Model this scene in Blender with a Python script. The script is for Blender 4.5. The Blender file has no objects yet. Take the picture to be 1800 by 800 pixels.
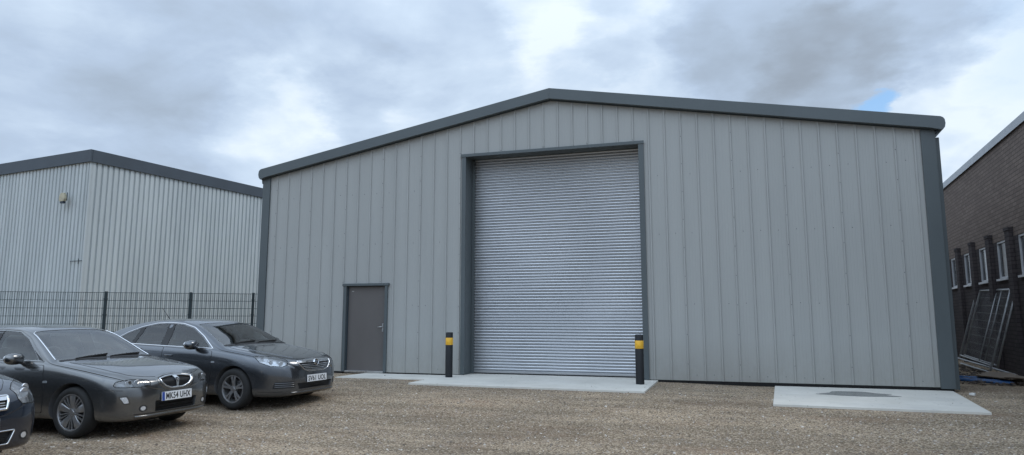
BACK = 2.1; SUNSTR = .8; ZEN = 1.4; SKYSTR = .1
LOBES = [(3, 22.5, 7.5, -.20), (8.5, 18.5, 6.5, -.20), (14, 22.5, 7, -.18), (-1.5, 20.5, 4, -.07), (-45, 22, 9, -.12), (-53, 12, 10, -.05), (-30.5, 18.5, 4.2, -.09), (-7.8, 21.5, 3, -.08), (-22, 22, 5, -.04),
 (-37, 15, 7, .10), (-40, 20, 6, .05), (-15, 26.5, 5.5, .11), (17.5, 13, 9, .12), (22, 18, 6, .06), (-51, 21.5, 6, .06), (-12, 20, 8, .06), (-24, 15, 7, .04)]
import bpy, bmesh, math, random
import numpy as np
from mathutils import Vector, Matrix, noise as mnoise
from mathutils.bvhtree import BVHTree
from mathutils.geometry import delaunay_2d_cdt
PI = math.pi
random.seed(7)
scene = bpy.context.scene
COL = scene.collection

# ------------------------------------------------------------------ helpers
def link(name, me, mats=None, parent=None):
    o = bpy.data.objects.new(name, me); COL.objects.link(o)
    if me is not None and mats is not None:
        for m in (mats if isinstance(mats, (list, tuple)) else [mats]): me.materials.append(m)
    if parent is not None: o.parent = parent
    return o
def tag(o, label, cat, group=None):
    o['label'] = label; o['category'] = cat
    if group: o['group'] = group
    return o
def struct(o):
    o['kind'] = 'structure'; return o
def empty(name, loc=(0, 0, 0), rz=0):
    o = bpy.data.objects.new(name, None); COL.objects.link(o)
    o.location = loc; o.rotation_euler = (0, 0, rz); o.empty_display_size = .2
    return o

class MB:
    """collects simple shapes; build() makes ONE mesh object"""
    def __init__(s): s.bm = bmesh.new()
    def box(s, x0, x1, y0, y1, z0, z1, mi=0):
        v = [s.bm.verts.new(p) for p in ((x0,y0,z0),(x1,y0,z0),(x1,y1,z0),(x0,y1,z0),(x0,y0,z1),(x1,y0,z1),(x1,y1,z1),(x0,y1,z1))]
        for f in ((0,3,2,1),(4,5,6,7),(0,1,5,4),(1,2,6,5),(2,3,7,6),(3,0,4,7)):
            s.bm.faces.new([v[i] for i in f]).material_index = mi
        return s
    def prism(s, pts, a, b, axis='y', mi=0):
        """extrude polygon pts between a and b along an axis ('x': pts=(y,z), 'y': pts=(x,z), 'z': pts=(x,y))"""
        def P(p, t):
            return {'x': (t, p[0], p[1]), 'y': (p[0], t, p[1]), 'z': (p[0], p[1], t)}[axis]
        A = [s.bm.verts.new(P(p, a)) for p in pts]; B = [s.bm.verts.new(P(p, b)) for p in pts]
        n = len(pts); fs = [s.bm.faces.new(A), s.bm.faces.new(B[::-1])]
        for i in range(n): fs.append(s.bm.faces.new((A[i], B[i], B[(i+1) % n], A[(i+1) % n])))
        for f in fs: f.material_index = mi
        return s
    def bar(s, p, q, w, h=None, up=(0, 0, 1), mi=0):
        """rectangular bar between two points"""
        h = h or w; p = Vector(p); q = Vector(q); d = (q-p).normalized(); up = Vector(up)
        if abs(d.dot(up)) > .98: up = Vector((1, 0, 0))
        a = d.cross(up).normalized()*w/2; b = a.cross(d).normalized()*h/2
        v = [s.bm.verts.new(c+i*a+j*b) for c in (p, q) for i, j in ((-1,-1),(1,-1),(1,1),(-1,1))]
        for f in ((3,2,1,0),(4,5,6,7),(0,1,5,4),(1,2,6,5),(2,3,7,6),(3,0,4,7)):
            s.bm.faces.new([v[i] for i in f]).material_index = mi
        return s
    def tube(s, pts, r, n=8, mi=0, closed=False):
        pts = [Vector(p) for p in pts]; N = len(pts); rings = []; a = None
        for i, p in enumerate(pts):
            d = (pts[(i+1) % N] if (closed or i < N-1) else pts[i]) - (pts[i-1] if (closed or i > 0) else pts[i])
            d.normalize()
            if a is None:
                a = d.cross(Vector((0, 0, 1)));
                if a.length < .05: a = d.cross(Vector((1, 0, 0)))
            a = (a - d*a.dot(d)).normalized(); b = d.cross(a)
            rr = r[i] if isinstance(r, (list, tuple)) else r
            rings.append([s.bm.verts.new(p + rr*(math.cos(2*PI*k/n)*a + math.sin(2*PI*k/n)*b)) for k in range(n)])
        for i in range(N if closed else N-1):
            A = rings[i]; B = rings[(i+1) % N]
            for k in range(n):
                f = s.bm.faces.new((A[k], A[(k+1) % n], B[(k+1) % n], B[k])); f.smooth = True; f.material_index = mi
        if not closed:
            s.bm.faces.new(rings[0][::-1]).material_index = mi; s.bm.faces.new(rings[-1]).material_index = mi
        return s
    def lathe(s, prof, axis='y', n=48, c=(0, 0, 0), mi=0, closed=False, smooth=True):
        """prof = (r, h) list revolved about axis through c"""
        c = Vector(c); rings = []
        for r, h in prof:
            ring = []
            for k in range(n):
                a = 2*PI*k/n; u, v = r*math.cos(a), r*math.sin(a)
                ring.append(s.bm.verts.new(c + Vector({'y': (u, h, v), 'z': (u, v, h), 'x': (h, u, v)}[axis])))
            rings.append(ring)
        M = len(rings)
        for i in range(M if closed else M-1):
            A = rings[i]; B = rings[(i+1) % M]
            for k in range(n):
                f = s.bm.faces.new((A[k], A[(k+1) % n], B[(k+1) % n], B[k])); f.smooth = smooth; f.material_index = mi
        if not closed:
            if prof[0][0] > 1e-5: s.bm.faces.new(rings[0][::-1]).material_index = mi
            if prof[-1][0] > 1e-5: s.bm.faces.new(rings[-1]).material_index = mi
        return s
    def build(s, name, mats, parent=None, bevel=0, smooth=None, loc=None):
        bmesh.ops.remove_doubles(s.bm, verts=s.bm.verts, dist=1e-6)
        bmesh.ops.recalc_face_normals(s.bm, faces=s.bm.faces)
        if bevel:
            es = [e for e in s.bm.edges if len(e.link_faces) == 2 and e.calc_face_angle(0) > .6]
            bmesh.ops.bevel(s.bm, geom=es, offset=bevel, segments=2, affect='EDGES', profile=.6, clamp_overlap=True)
        me = bpy.data.meshes.new(name); s.bm.to_mesh(me); s.bm.free()
        if smooth:
            me.shade_smooth(); me.set_sharp_from_angle(angle=math.radians(smooth))
        o = link(name, me, mats, parent)
        if loc: o.location = loc
        return o

# ------------------------------------------------------------------ materials
class NT:
    def __init__(s, name):
        s.m = bpy.data.materials.new(name); s.m.use_nodes = True; s.t = s.m.node_tree
        s.t.nodes.clear(); s.out = s.t.nodes.new('ShaderNodeOutputMaterial')
        s.b = s.t.nodes.new('ShaderNodeBsdfPrincipled'); s.l(s.b.outputs[0], s.out.inputs[0])
    def n(s, typ, **kw):
        nd = s.t.nodes.new('ShaderNode'+typ)
        for k, v in kw.items():
            if k.startswith('i_'):
                key = k[2:]; key = int(key) if key.isdigit() else key.replace('_', ' ')
                nd.inputs[key].default_value = v
            else: setattr(nd, k, v)
        return nd
    def l(s, a, b): s.t.links.new(a, b)
    def coord(s, scale=(1, 1, 1), kind='Object', loc=(0, 0, 0)):
        tc = s.n('TexCoord'); mp = s.n('Mapping'); mp.inputs['Scale'].default_value = scale; mp.inputs['Location'].default_value = loc
        s.l(tc.outputs[kind], mp.inputs['Vector']); return mp.outputs[0]
    def noise(s, vec, scale, detail=4, rough=.55, dist=0):
        nd = s.n('TexNoise'); nd.inputs['Scale'].default_value = scale; nd.inputs['Detail'].default_value = detail
        nd.inputs['Roughness'].default_value = rough; nd.inputs['Distortion'].default_value = dist
        s.l(vec, nd.inputs['Vector']); return nd.outputs['Fac']
    def ramp(s, fac, stops):
        nd = s.n('ValToRGB'); e = nd.color_ramp.elements
        while len(e) < len(stops): e.new(.5)
        for i, (p, c) in enumerate(stops):
            e[i].position = p; e[i].color = (*c, 1) if len(c) == 3 else c
        s.l(fac, nd.inputs[0]); return nd.outputs[0]
    def mix(s, fac, a, b, mode='MIX'):
        nd = s.n('Mix', data_type='RGBA', blend_type=mode)
        for sock, v in ((nd.inputs[0], fac), (nd.inputs[6], a), (nd.inputs[7], b)):
            if isinstance(v, (int, float)): sock.default_value = v
            elif isinstance(v, tuple): sock.default_value = (*v, 1) if len(v) == 3 else v
            else: s.l(v, sock)
        return nd.outputs[2]
    def math(s, op, a, b=0.0):
        nd = s.n('Math', operation=op)
        for i, v in enumerate((a, b)):
            if isinstance(v, (int, float)): nd.inputs[i].default_value = v
            else: s.l(v, nd.inputs[i])
        return nd.outputs[0]
    def bump(s, h, strength=.3, dist=.01):
        nd = s.n('Bump'); nd.inputs['Strength'].default_value = strength; nd.inputs['Distance'].default_value = dist
        s.l(h, nd.inputs['Height']); s.l(nd.outputs[0], s.b.inputs['Normal']); return nd
    def set(s, **kw):
        for k, v in kw.items():
            sock = s.b.inputs[k.replace('_', ' ')]
            if isinstance(v, (int, float)): sock.default_value = v
            elif isinstance(v, tuple): sock.default_value = (*v, 1) if len(v) == 3 else v
            else: s.l(v, sock)
        return s

def painted(name, c, rough=.45, var=.12, nscale=1.5, metal=0, spec=.5, bump=0, bscale=40, stretch=(1, 1, 1), coat=0):
    t = NT(name); v = t.coord(stretch)
    f = t.noise(v, nscale, 5, .6)
    lo = tuple(x*(1-var) for x in c); hi = tuple(x*(1+var) for x in c)
    t.set(Base_Color=t.ramp(f, [(.3, lo), (.7, hi)]), Metallic=metal, Specular_IOR_Level=spec)
    r = t.noise(v, nscale*4, 4)
    t.set(Roughness=t.math('ADD', t.math('MULTIPLY', r, .2), rough-.1))
    if coat: t.set(Coat_Weight=coat, Coat_Roughness=.04)
    if bump: t.bump(t.noise(v, bscale, 3), bump, .004)
    return t.m

M = {}
# main building cladding: light grey coated steel, faint vertical pencil lines and slight handling marks
t = NT('cladding_grey'); v = t.coord()
f1 = t.noise(t.coord((2.2, 1, .22)), 1.0, 5, .6); f2 = t.noise(t.coord((9, 1, .5)), 1.3, 4, .6)
c = t.ramp(f1, [(.3, (.332, .338, .328)), (.7, (.368, .374, .362))])
c = t.mix(t.math('MULTIPLY', f2, .25), c, (.31, .32, .312))
sx = t.n('SeparateXYZ'); t.l(v, sx.inputs[0])
low = t.n('MapRange'); low.inputs[1].default_value = .9; low.inputs[2].default_value = 0.; t.l(sx.outputs[2], low.inputs[0])
c = t.mix(t.math('MULTIPLY', low.outputs[0], t.math('MULTIPLY', t.noise(t.coord((6, 1, 3)), 2.0, 5, .7), .8)), c, (.24, .225, .19))
t.set(Base_Color=c, Roughness=.42, Specular_IOR_Level=.4)
w = t.n('TexWave', wave_type='BANDS', bands_direction='X'); w.inputs['Scale'].default_value = 4.6; t.l(v, w.inputs['Vector'])
h = t.math('ADD', t.math('MULTIPLY', w.outputs['Fac'], .05), t.math('MULTIPLY', t.noise(t.coord((1.6, 1, .8)), 1.2, 3), 1.4))
t.bump(h, .22, .012); M['clad'] = t.m
M['trim'] = painted('slate_blue_trim', (.084, .100, .106), .38, .08, 1.2, stretch=(1, 1, .5), spec=.45)
M['trim_dark'] = painted('dark_flashing', (.035, .048, .058), .5, .1, 2)
M['door'] = painted('door_grey', (.105, .096, .092), .5, .07, 1.5, stretch=(1, 1, .4))
# galvanised shutter
t = NT('galvanised_lath'); v = t.coord((.35, 1, .25))
f = t.noise(v, 2.0, 4, .5)
t.set(Base_Color=t.ramp(f, [(.3, (.42, .435, .455)), (.7, (.49, .505, .525))]), Metallic=.85, Roughness=t.math('ADD', t.math('MULTIPLY', f, .05), .30))
M['galv'] = t.m
M['galv_tube'] = painted('galvanised_tube', (.34, .35, .36), .45, .2, 8, metal=.5)
# old building cladding
t = NT('weathered_white_sheet'); v = t.coord()
c = t.ramp(t.noise(t.coord((1.5, 1.5, .25)), 1.0, 6, .65), [(.3, (.41, .445, .455)), (.7, (.52, .555, .56))])
c = t.mix(t.math('MULTIPLY', t.noise(t.coord((5, 5, .7)), 1.0, 5, .7), .30), c, (.34, .35, .32))
t.set(Base_Color=c, Roughness=.5, Specular_IOR_Level=.35); M['sheet'] = t.m
M['fascia'] = painted('old_fascia', (.042, .055, .070), .5, .12, 1.5)
def brickmat(name, c1, c2, mo):
    t = NT(name); v = t.coord()
    sp = t.n('SeparateXYZ'); t.l(v, sp.inputs[0]); cb = t.n('CombineXYZ')
    t.l(t.math('ADD', sp.outputs[1], sp.outputs[0]), cb.inputs[0]); t.l(sp.outputs[2], cb.inputs[1])
    br = t.n('TexBrick'); br.inputs['Scale'].default_value = 1; br.inputs['Brick Width'].default_value = .30; br.inputs['Row Height'].default_value = .10
    br.inputs['Mortar Size'].default_value = .011; br.inputs['Mortar Smooth'].default_value = .3
    br.inputs['Color1'].default_value = (*c1, 1); br.inputs['Color2'].default_value = (*c2, 1); br.inputs['Mortar'].default_value = (*mo, 1)
    t.l(cb.outputs[0], br.inputs['Vector'])
    c = t.mix(t.math('MULTIPLY', t.noise(v, .6, 5, .6), .55), br.outputs[0], tuple(x*.55 for x in c1))
    c = t.mix(t.math('MULTIPLY', t.noise(v, 9, 4, .6), .4), c, tuple(x*1.1 for x in c2))
    t.set(Base_Color=c, Roughness=.95, Specular_IOR_Level=.2)
    t.bump(t.math('ADD', t.math('MULTIPLY', br.outputs['Fac'], -1.0), t.math('MULTIPLY', t.noise(v, 30, 3), .4)), .7, .012); return t.m
M['brick'] = brickmat('brown_brick', (.155, .122, .106), (.235, .185, .158), (.060, .055, .052))
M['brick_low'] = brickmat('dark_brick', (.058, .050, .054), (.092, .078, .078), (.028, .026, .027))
M['coping'] = painted('metal_coping', (.36, .38, .40), .45, .12, 3)
M['white_frame'] = painted('white_frame', (.52, .53, .55), .4, .1, 4)
M['pane_dark'] = painted('window_glass', (.015, .018, .02), .12, .1, 2, spec=.7)
# concrete
t = NT('pale_concrete'); v = t.coord()
c = t.ramp(t.noise(v, 1.1, 6, .65), [(.28, (.53, .505, .45)), (.72, (.68, .655, .595))])
c = t.mix(t.math('MULTIPLY', t.noise(v, 22, 4, .7), .3), c, (.45, .435, .40))
spk = t.ramp(t.noise(v, 13, 2, .5), [(.70, (0, 0, 0)), (.745, (1, 1, 1))])
c = t.mix(t.math('MULTIPLY', spk, .75), c, (.13, .115, .10))
# darker tide marks near the edges
c = t.mix(t.math('MULTIPLY', t.ramp(t.noise(v, .8, 5, .7), [(.5, (0, 0, 0)), (.66, (1, 1, 1))]), .22), c, (.36, .36, .35))
t.set(Base_Color=c, Roughness=.85, Specular_IOR_Level=.3); t.bump(t.noise(v, 60, 4), .3, .004); M['conc'] = t.m
# gravel
t = NT('brown_gravel'); v = t.coord()
vo = t.n('TexVoronoi'); vo.inputs['Scale'].default_value = 42; vo.inputs['Randomness'].default_value = 1; t.l(v, vo.inputs['Vector'])
vo2 = t.n('TexVoronoi'); vo2.inputs['Scale'].default_value = 95; t.l(v, vo2.inputs['Vector'])
sv = t.n('SeparateColor'); t.l(vo.outputs['Color'], sv.inputs[0]); sv2 = t.n('SeparateColor'); t.l(vo2.outputs['Color'], sv2.inputs[0])
c = t.ramp(sv.outputs[0], [(0, (.12, .10, .082)), (.3, (.26, .218, .178)), (.6, (.375, .325, .272)), (.87, (.49, .435, .38)), (1, (.70, .66, .61))])
c2 = t.ramp(sv2.outputs[0], [(0, (.10, .084, .070)), (.5, (.305, .26, .215)), (1, (.54, .495, .44))])
c = t.mix(.45, c, c2)
d = t.ramp(vo.outputs['Distance'], [(.35, (1, 1, 1)), (.75, (.42, .38, .34))])
c = t.mix(1.0, c, d, 'MULTIPLY')
big = t.noise(t.coord((1, 1.6, 1)), .55, 6, .62)
c = t.mix(1.0, c, t.ramp(big, [(.3, (.92, .90, .87)), (.7, (1.45, 1.40, 1.32))]), 'MULTIPLY')
red = t.ramp(t.noise(t.coord((1, 2.4, 1), loc=(4, 2, 0)), .5, 4, .6), [(.52, (0, 0, 0)), (.72, (1, 1, 1))])
c = t.mix(t.math('MULTIPLY', red, .35), c, (.20, .12, .08))
grn = t.ramp(t.noise(t.coord((1, 1.5, 1), loc=(9, 7, 0)), .8, 4, .7), [(.62, (0, 0, 0)), (.75, (1, 1, 1))])
trk = t.ramp(t.noise(t.coord((.18, 1.3, 1), loc=(1, 3, 0)), 1.1, 4, .6), [(.42, (.80, .79, .78)), (.56, (1.04, 1.03, 1.02))])
c = t.mix(1.0, c, trk, 'MULTIPLY')
c = t.mix(t.math('MULTIPLY', grn, .25), c, (.13, .13, .07))
c = t.mix(1.0, c, (1.0, .955, .86), 'MULTIPLY')
t.set(Base_Color=c, Roughness=.95, Specular_IOR_Level=.25)
hh = t.math('ADD', t.math('MULTIPLY', vo.outputs['Distance'], -1.0), t.math('MULTIPLY', vo2.outputs['Distance'], -.45))
hh = t.math('ADD', hh, t.math('MULTIPLY', t.noise(v, 5, 4, .6), 2.2))
t.bump(hh, .9, .016); M['gravel'] = t.m
t = NT('loose_stone'); oi = t.n('NewGeometry')
c = t.ramp(oi.outputs['Random Per Island'], [(0, (.10, .08, .065)), (.35, (.24, .20, .16)), (.7, (.36, .31, .26)), (.93, (.47, .42, .37)), (1, (.68, .65, .6))])
t.set(Base_Color=c, Roughness=.95); M['stone'] = t.m
M['white_stone'] = painted('white_stone', (.6, .6, .58), .9, .1, 20)
# puddle: wet darkened concrete
t = NT('puddle_water'); v = t.coord()
t.set(Base_Color=t.ramp(t.noise(v, 3, 4), [(.3, (.17, .175, .17)), (.7, (.215, .22, .21))]), Roughness=.16, Specular_IOR_Level=.5); M['puddle'] = t.m
M['black_paint'] = painted('black_post_paint', (.006, .007, .009), .7, .3, 6)
M['yellow'] = painted('yellow_band', (.78, .43, .035), .5, .15, 8)
M['green_post'] = painted('dark_green_fence', (.010, .022, .026), .5, .2, 5)
M['cream'] = painted('cream_plastic', (.42, .38, .27), .5, .25, 9)
M['dark_plastic'] = painted('dark_blue_plastic', (.02, .03, .05), .5, .1, 5)
M['blue_pipe'] = painted('blue_pipe', (.015, .07, .19), .45, .2, 4)
M['timber'] = painted('weathered_board', (.15, .115, .085), .85, .35, 3, stretch=(1, 6, 1))
M['brown_soil'] = painted('soil', (.07, .055, .045), .95, .3, 5)
M['steel'] = painted('satin_steel', (.5, .5, .5), .3, .1, 6, metal=.9)
# car stuff
def carpaint(name, c, c2, metal=.55):
    t = NT(name); v = t.coord()
    g = t.noise(v, 900, 2, .5)
    col = t.ramp(g, [(.35, c), (.65, c2)])
    sp = t.n('SeparateXYZ'); t.l(v, sp.inputs[0])
    dz = t.n('MapRange'); dz.inputs[1].default_value = .62; dz.inputs[2].default_value = .18; t.l(sp.outputs[2], dz.inputs[0])
    dirt = t.math('MULTIPLY', dz.outputs[0], t.math('MULTIPLY', t.noise(v, 4, 6, .7), .5))
    col = t.mix(dirt, col, (.085, .072, .058))
    t.set(Base_Color=col, Metallic=t.math('SUBTRACT', metal, dirt), Coat_Weight=t.math('SUBTRACT', 1.0, dirt), Coat_Roughness=.05)
    t.set(Roughness=t.math('ADD', t.math('MULTIPLY', t.noise(v, 3, 5, .7), .10), .15))
    return t.m
M['paint_grey'] = carpaint('gunmetal_paint', (.125, .128, .130), (.17, .174, .177), .88)
M['paint_blue_grey'] = carpaint('blue_grey_paint', (.085, .093, .105), (.12, .13, .145), .85)
M['paint_navy'] = carpaint('navy_paint', (.006, .010, .020), (.012, .020, .038), .4)
M['black'] = painted('black_plastic', (.012, .012, .013), .55, .2, 12)
M['seam'] = painted('panel_gap_black', (.006, .006, .006), .9, .1, 5)
M['lining'] = painted('cabin_lining', (.09, .092, .096), .9, .2, 6)
M['seat'] = painted('seat_cloth', (.36, .36, .36), .95, .15, 10)
M['rubber'] = painted('tyre_rubber', (.016, .016, .016), .85, .25, 14)
M['chrome'] = painted('chrome', (.72, .73, .75), .14, .04, 4, metal=1)
M['alloy'] = painted('alloy_wheel', (.30, .30, .305), .38, .12, 9, metal=.75)
M['alloy_dark'] = painted('brake_dust_alloy', (.12, .12, .125), .5, .2, 9, metal=.6)
M['mesh_dark'] = painted('grille_mesh', (.02, .021, .023), .5, .2, 60)
M['plate'] = painted('plate_white', (.62, .64, .66), .5, .08, 8)
M['plate_blue'] = painted('plate_band', (.02, .06, .28), .5, .1, 8)
M['letter'] = painted('plate_letter', (.012, .012, .012), .5, .1, 8)
M['reflector'] = painted('lamp_reflector', (.55, .57, .60), .34, .05, 8, metal=.85)
M['lamp_house'] = painted('lamp_housing', (.66, .68, .71), .25, .08, 6, metal=.5)
M['lamp_dark'] = painted('dark_lamp_housing', (.17, .18, .19), .3, .1, 6, metal=.5)
M['amber'] = painted('amber_lens', (.5, .22, .06), .2, .1, 8)
M['red_lens'] = painted('red_lens', (.30, .008, .008), .15, .1, 8)
def glassm(name, tint, refl=1.0, ior=2.15):
    t = NT(name); t.t.nodes.remove(t.b)
    tr = t.n('BsdfTransparent'); tr.inputs[0].default_value = (*tint, 1)
    gl = t.n('BsdfGlossy'); gl.inputs['Roughness'].default_value = .02; gl.inputs['Color'].default_value = (refl,)*3+(1,)
    fr = t.n('Fresnel'); fr.inputs['IOR'].default_value = ior
    mx = t.n('MixShader'); t.l(fr.outputs[0], mx.inputs[0]); t.l(tr.outputs[0], mx.inputs[1]); t.l(gl.outputs[0], mx.inputs[2])
    t.l(mx.outputs[0], t.out.inputs[0]); return t.m
M['glass'] = glassm('car_glass', (.90, .95, .93)); M['glass_side'] = glassm('side_glass', (.50, .57, .55), 1, 1.6); M['lens'] = glassm('lamp_lens', (.92, .94, .96))
# ------------------------------------------------------------------ car building
def pchip(tab):
    tab = sorted(tab); xs = np.array([p[0] for p in tab], float); ys = np.array([p[1] for p in tab], float)
    h = np.diff(xs); d = np.diff(ys)/h; m = np.zeros(len(xs))
    for i in range(1, len(xs)-1):
        if d[i-1]*d[i] > 0:
            w1, w2 = 2*h[i]+h[i-1], h[i]+2*h[i-1]; m[i] = (w1+w2)/(w1/d[i-1]+w2/d[i])
    m[0], m[-1] = d[0], d[-1]
    def f(x):
        x = min(max(x, xs[0]), xs[-1]); i = min(max(int(np.searchsorted(xs, x))-1, 0), len(h)-1)
        s = (x-xs[i])/h[i]
        return float((1+2*s)*(1-s)**2*ys[i]+s*(1-s)**2*h[i]*m[i]+s*s*(3-2*s)*ys[i+1]+s*s*(s-1)*h[i]*m[i+1])
    return f
def rc(pts, r=.03, n=4):
    """round the corners of a closed outline"""
    out = []; N = len(pts)
    for i in range(N):
        p0, p, p1 = Vector(pts[i-1][:2]), Vector(pts[i][:2]), Vector(pts[(i+1) % N][:2])
        rr = pts[i][2] if len(pts[i]) > 2 else r
        a = p + (p0-p).normalized()*min(rr, (p0-p).length*.48); b = p + (p1-p).normalized()*min(rr, (p1-p).length*.48)
        for k in range(n+1):
            s = k/n; q = a*(1-s)**2+p*2*s*(1-s)+b*s*s; out.append((q.x, q.y))
    return out
def catmull(P, n=6, closed=False):
    out = []; N = len(P)
    g = (lambda i: P[i % N]) if closed else (lambda i: P[min(max(i, 0), N-1)])
    for i in range(N if closed else N-1):
        a, b, c, d = (np.array(g(i+k), float) for k in (-1, 0, 1, 2))
        for k in range(n):
            s = k/n; out.append(tuple(.5*((2*b)+(c-a)*s+(2*a-5*b+4*c-d)*s*s+(3*b-a-3*c+d)*s**3)))
    if not closed: out.append(tuple(P[-1]))
    return out
def resample(pts, step, closed=False):
    P = [Vector(p) for p in pts]
    if closed: P.append(P[0])
    out = []
    for a, b in zip(P, P[1:]):
        k = max(1, int(math.ceil((b-a).length/step)))
        for i in range(k): out.append(tuple(a.lerp(b, i/k)))
    if not closed: out.append(tuple(P[-1]))
    return out
class Frame:
    def __init__(s, d, u, v, o=(0, 0, 0)):
        s.d, s.u, s.v, s.o = Vector(d).normalized(), Vector(u).normalized(), Vector(v).normalized(), Vector(o)
    def P(s, a, b, c=0): return s.o + s.u*a + s.v*b + s.d*c
FRONT = Frame((1, 0, 0), (0, 1, 0), (0, 0, 1)); REAR = Frame((-1, 0, 0), (0, 1, 0), (0, 0, 1))
SIDE = Frame((0, -1, 0), (1, 0, 0), (0, 0, 1)); TOP = Frame((0, 0, 1), (1, 0, 0), (0, 1, 0))
def corner(deg):
    a = math.radians(deg); return Frame((math.cos(a), -math.sin(a), 0), (math.sin(a), math.cos(a), 0), (0, 0, 1))

class Body:
    def __init__(s, S):
        s.S = S; s.zb, s.zt, s.w, s.zs, s.tum = (pchip(S[k]) for k in ('zb', 'zt', 'w', 'zs', 'tum'))
        s.x0, s.x1 = S['w'][0][0], S['w'][-1][0]
        if s.x0 > s.x1: s.x0, s.x1 = s.x1, s.x0
        near = [0, .002, .005, .009, .014, .02, .028, .037, .048, .06, .074, .09, .108, .128, .15, .175, .2, .23]
        xs = [s.x0+a for a in near]+[s.x1-a for a in near]
        k = int((s.x1-s.x0-.5)/.03); xs += list(np.linspace(s.x0+.26, s.x1-.26, k)); xs = sorted(xs)
        s.V, s.Q = s.loft(xs); s.T = []
        for q in s.Q:
            if len(q) == 4: s.T += [(q[0], q[1], q[2]), (q[0], q[2], q[3])]
            else: s.T += [(q[0], q[i], q[i+1]) for i in range(1, len(q)-1)]
        s.bvh = BVHTree.FromPolygons(s.V, s.T)
        N = np.zeros((len(s.V), 3)); A = np.array([tuple(v) for v in s.V])
        for q in s.Q:
            if len(q) != 4: continue
            n = np.cross(A[q[2]]-A[q[0]], A[q[3]]-A[q[1]])
            for i in q: N[i] += n
        N /= np.linalg.norm(N, axis=1)[:, None]+1e-12; s.N = [Vector(n) for n in N]
    def section(s, x, inset=0, top=0, floor=None, k=5):
        zb, zt, w = s.zb(x), s.zt(x)-top, s.w(x)-inset
        if floor is not None: zb = floor
        zs = min(s.zs(x), zt-.03*(1 if not inset else .5)); H = zs-zb; h = zt-zs
        hs0 = max(h-.075, h*.42); c = h-hs0; tm = s.tum(x)
        sh = s.S.get('shoulder', .035)
        yS = w-sh; yR = max(yS-.012-tm*hs0, .2*w)
        C = [(0, zb), (.55*w, zb), (.86*w, zb+.02*H), (.965*w, zb+.14*H), (.992*w, zb+.38*H), (w, zb+.62*H), (w-.3*sh, zb+.86*H), (yS+.006, zs),
             (yS-.012-tm*hs0*.5, zs+hs0*.5), (yR, zs+hs0), (yR-min(.07, .2*yR), zt-c*.48), (yR*.62, zt-c*.14), (yR*.3, zt-c*.02), (0, zt)]
        half = []
        for i in range(len(C)-1):
            a, b, cc, d = (np.array(C[j]) for j in (i-1 if i else 0, i, i+1, min(i+2, len(C)-1)))
            if i == 0: a = np.array((-C[1][0], C[1][1]))
            if i == len(C)-2: d = np.array((-C[-2][0], C[-2][1]))
            for j in range(k):
                t = j/k; half.append(.5*((2*b)+(cc-a)*t+(2*a-5*b+4*cc-d)*t*t+(3*b-a-3*cc+d)*t**3))
        half.append(np.array(C[-1]))
        L = [(y, z) for y, z in half]; L += [(-y, z) for y, z in half[-2:0:-1]]
        return L
    def loft(s, xs, **kw):
        V = []; Q = []; n = None
        for x in xs:
            L = s.section(x, **kw); n = len(L); V += [Vector((x, y, z)) for y, z in L]
        for i in range(len(xs)-1):
            for j in range(n):
                a, b = i*n+j, i*n+(j+1) % n; Q.append((a, b, b+n, a+n))
        Q.append(tuple(range(n))[::-1]); m = (len(xs)-1)*n; Q.append(tuple(range(m, m+n)))
        return V, Q
    def nrm(s, p, i):
        t = s.T[i]; from mathutils.interpolate import poly_3d_calc
        w = poly_3d_calc([s.V[j] for j in t], p); n = Vector((0, 0, 0))
        for a, j in zip(w, t): n += s.N[j]*a
        return n.normalized()
    def cast(s, fr, a, b):
        o = fr.P(a, b, 4)
        h = s.bvh.ray_cast(o, -fr.d)
        if h[0] is None:
            h = s.bvh.find_nearest(fr.P(a, b, 0) + fr.d*max(0, (Vector((0, 0, 0))).dot(fr.d)) if fr.d.x > .5 else o)
        return h[0], s.nrm(h[0], h[2])
    # surface-following panel
    def patch(s, name, outline, fr, mats, parent, off=.002, skirt=.01, step=.06, mirror=False, bulge=0):
        ol = resample(outline, step*.6, True)
        xs = [p[0] for p in ol]; ys = [p[1] for p in ol]
        pts = [Vector(p) for p in ol]; nb = len(pts)
        def inside(x, y):
            r = False
            for i in range(nb):
                (x1, y1), (x2, y2) = ol[i-1], ol[i]
                if (y1 > y) != (y2 > y) and x < (x2-x1)*(y-y1)/(y2-y1)+x1: r = not r
            return r
        def edged(x, y): return min((x-p[0])**2+(y-p[1])**2 for p in ol)**.5
        gx = min(xs)+step*.5
        while gx < max(xs):
            gy = min(ys)+step*.5
            while gy < max(ys):
                if inside(gx, gy) and edged(gx, gy) > step*.35: pts.append(Vector((gx, gy)))
                gy += step
            gx += step
        vv, _, ff, *_ = delaunay_2d_cdt(pts, [], [list(range(nb))], 1, 1e-6)
        P = []; Nn = []
        for v in vv:
            p, n = s.cast(fr, v.x, v.y)
            o = off + (bulge*min(1, edged(v.x, v.y)/.05) if bulge else 0)
            P.append(p+n*o); Nn.append(n)
        F = []
        for f in ff:
            a, b, c = (P[i] for i in f[:3]); n = (b-a).cross(c-a)
            F.append(tuple(f) if n.dot(Nn[f[0]]) > 0 else tuple(f)[::-1])
        ne = {}
        for f in F:
            for i in range(len(f)):
                e = (f[i], f[(i+1) % len(f)]); ne[e] = 1
        be = [e for e in ne if (e[1], e[0]) not in ne]
        nv = len(P); mp = {}; N2 = list(Nn)
        if skirt:
            for e in be:
                for i in e:
                    if i not in mp: mp[i] = len(P); P.append(P[i]-Nn[i]*(skirt+off)); N2.append(Nn[i])
            SK = [(e[1], e[0], mp[e[0]], mp[e[1]]) for e in be]
        else: SK = []
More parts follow.
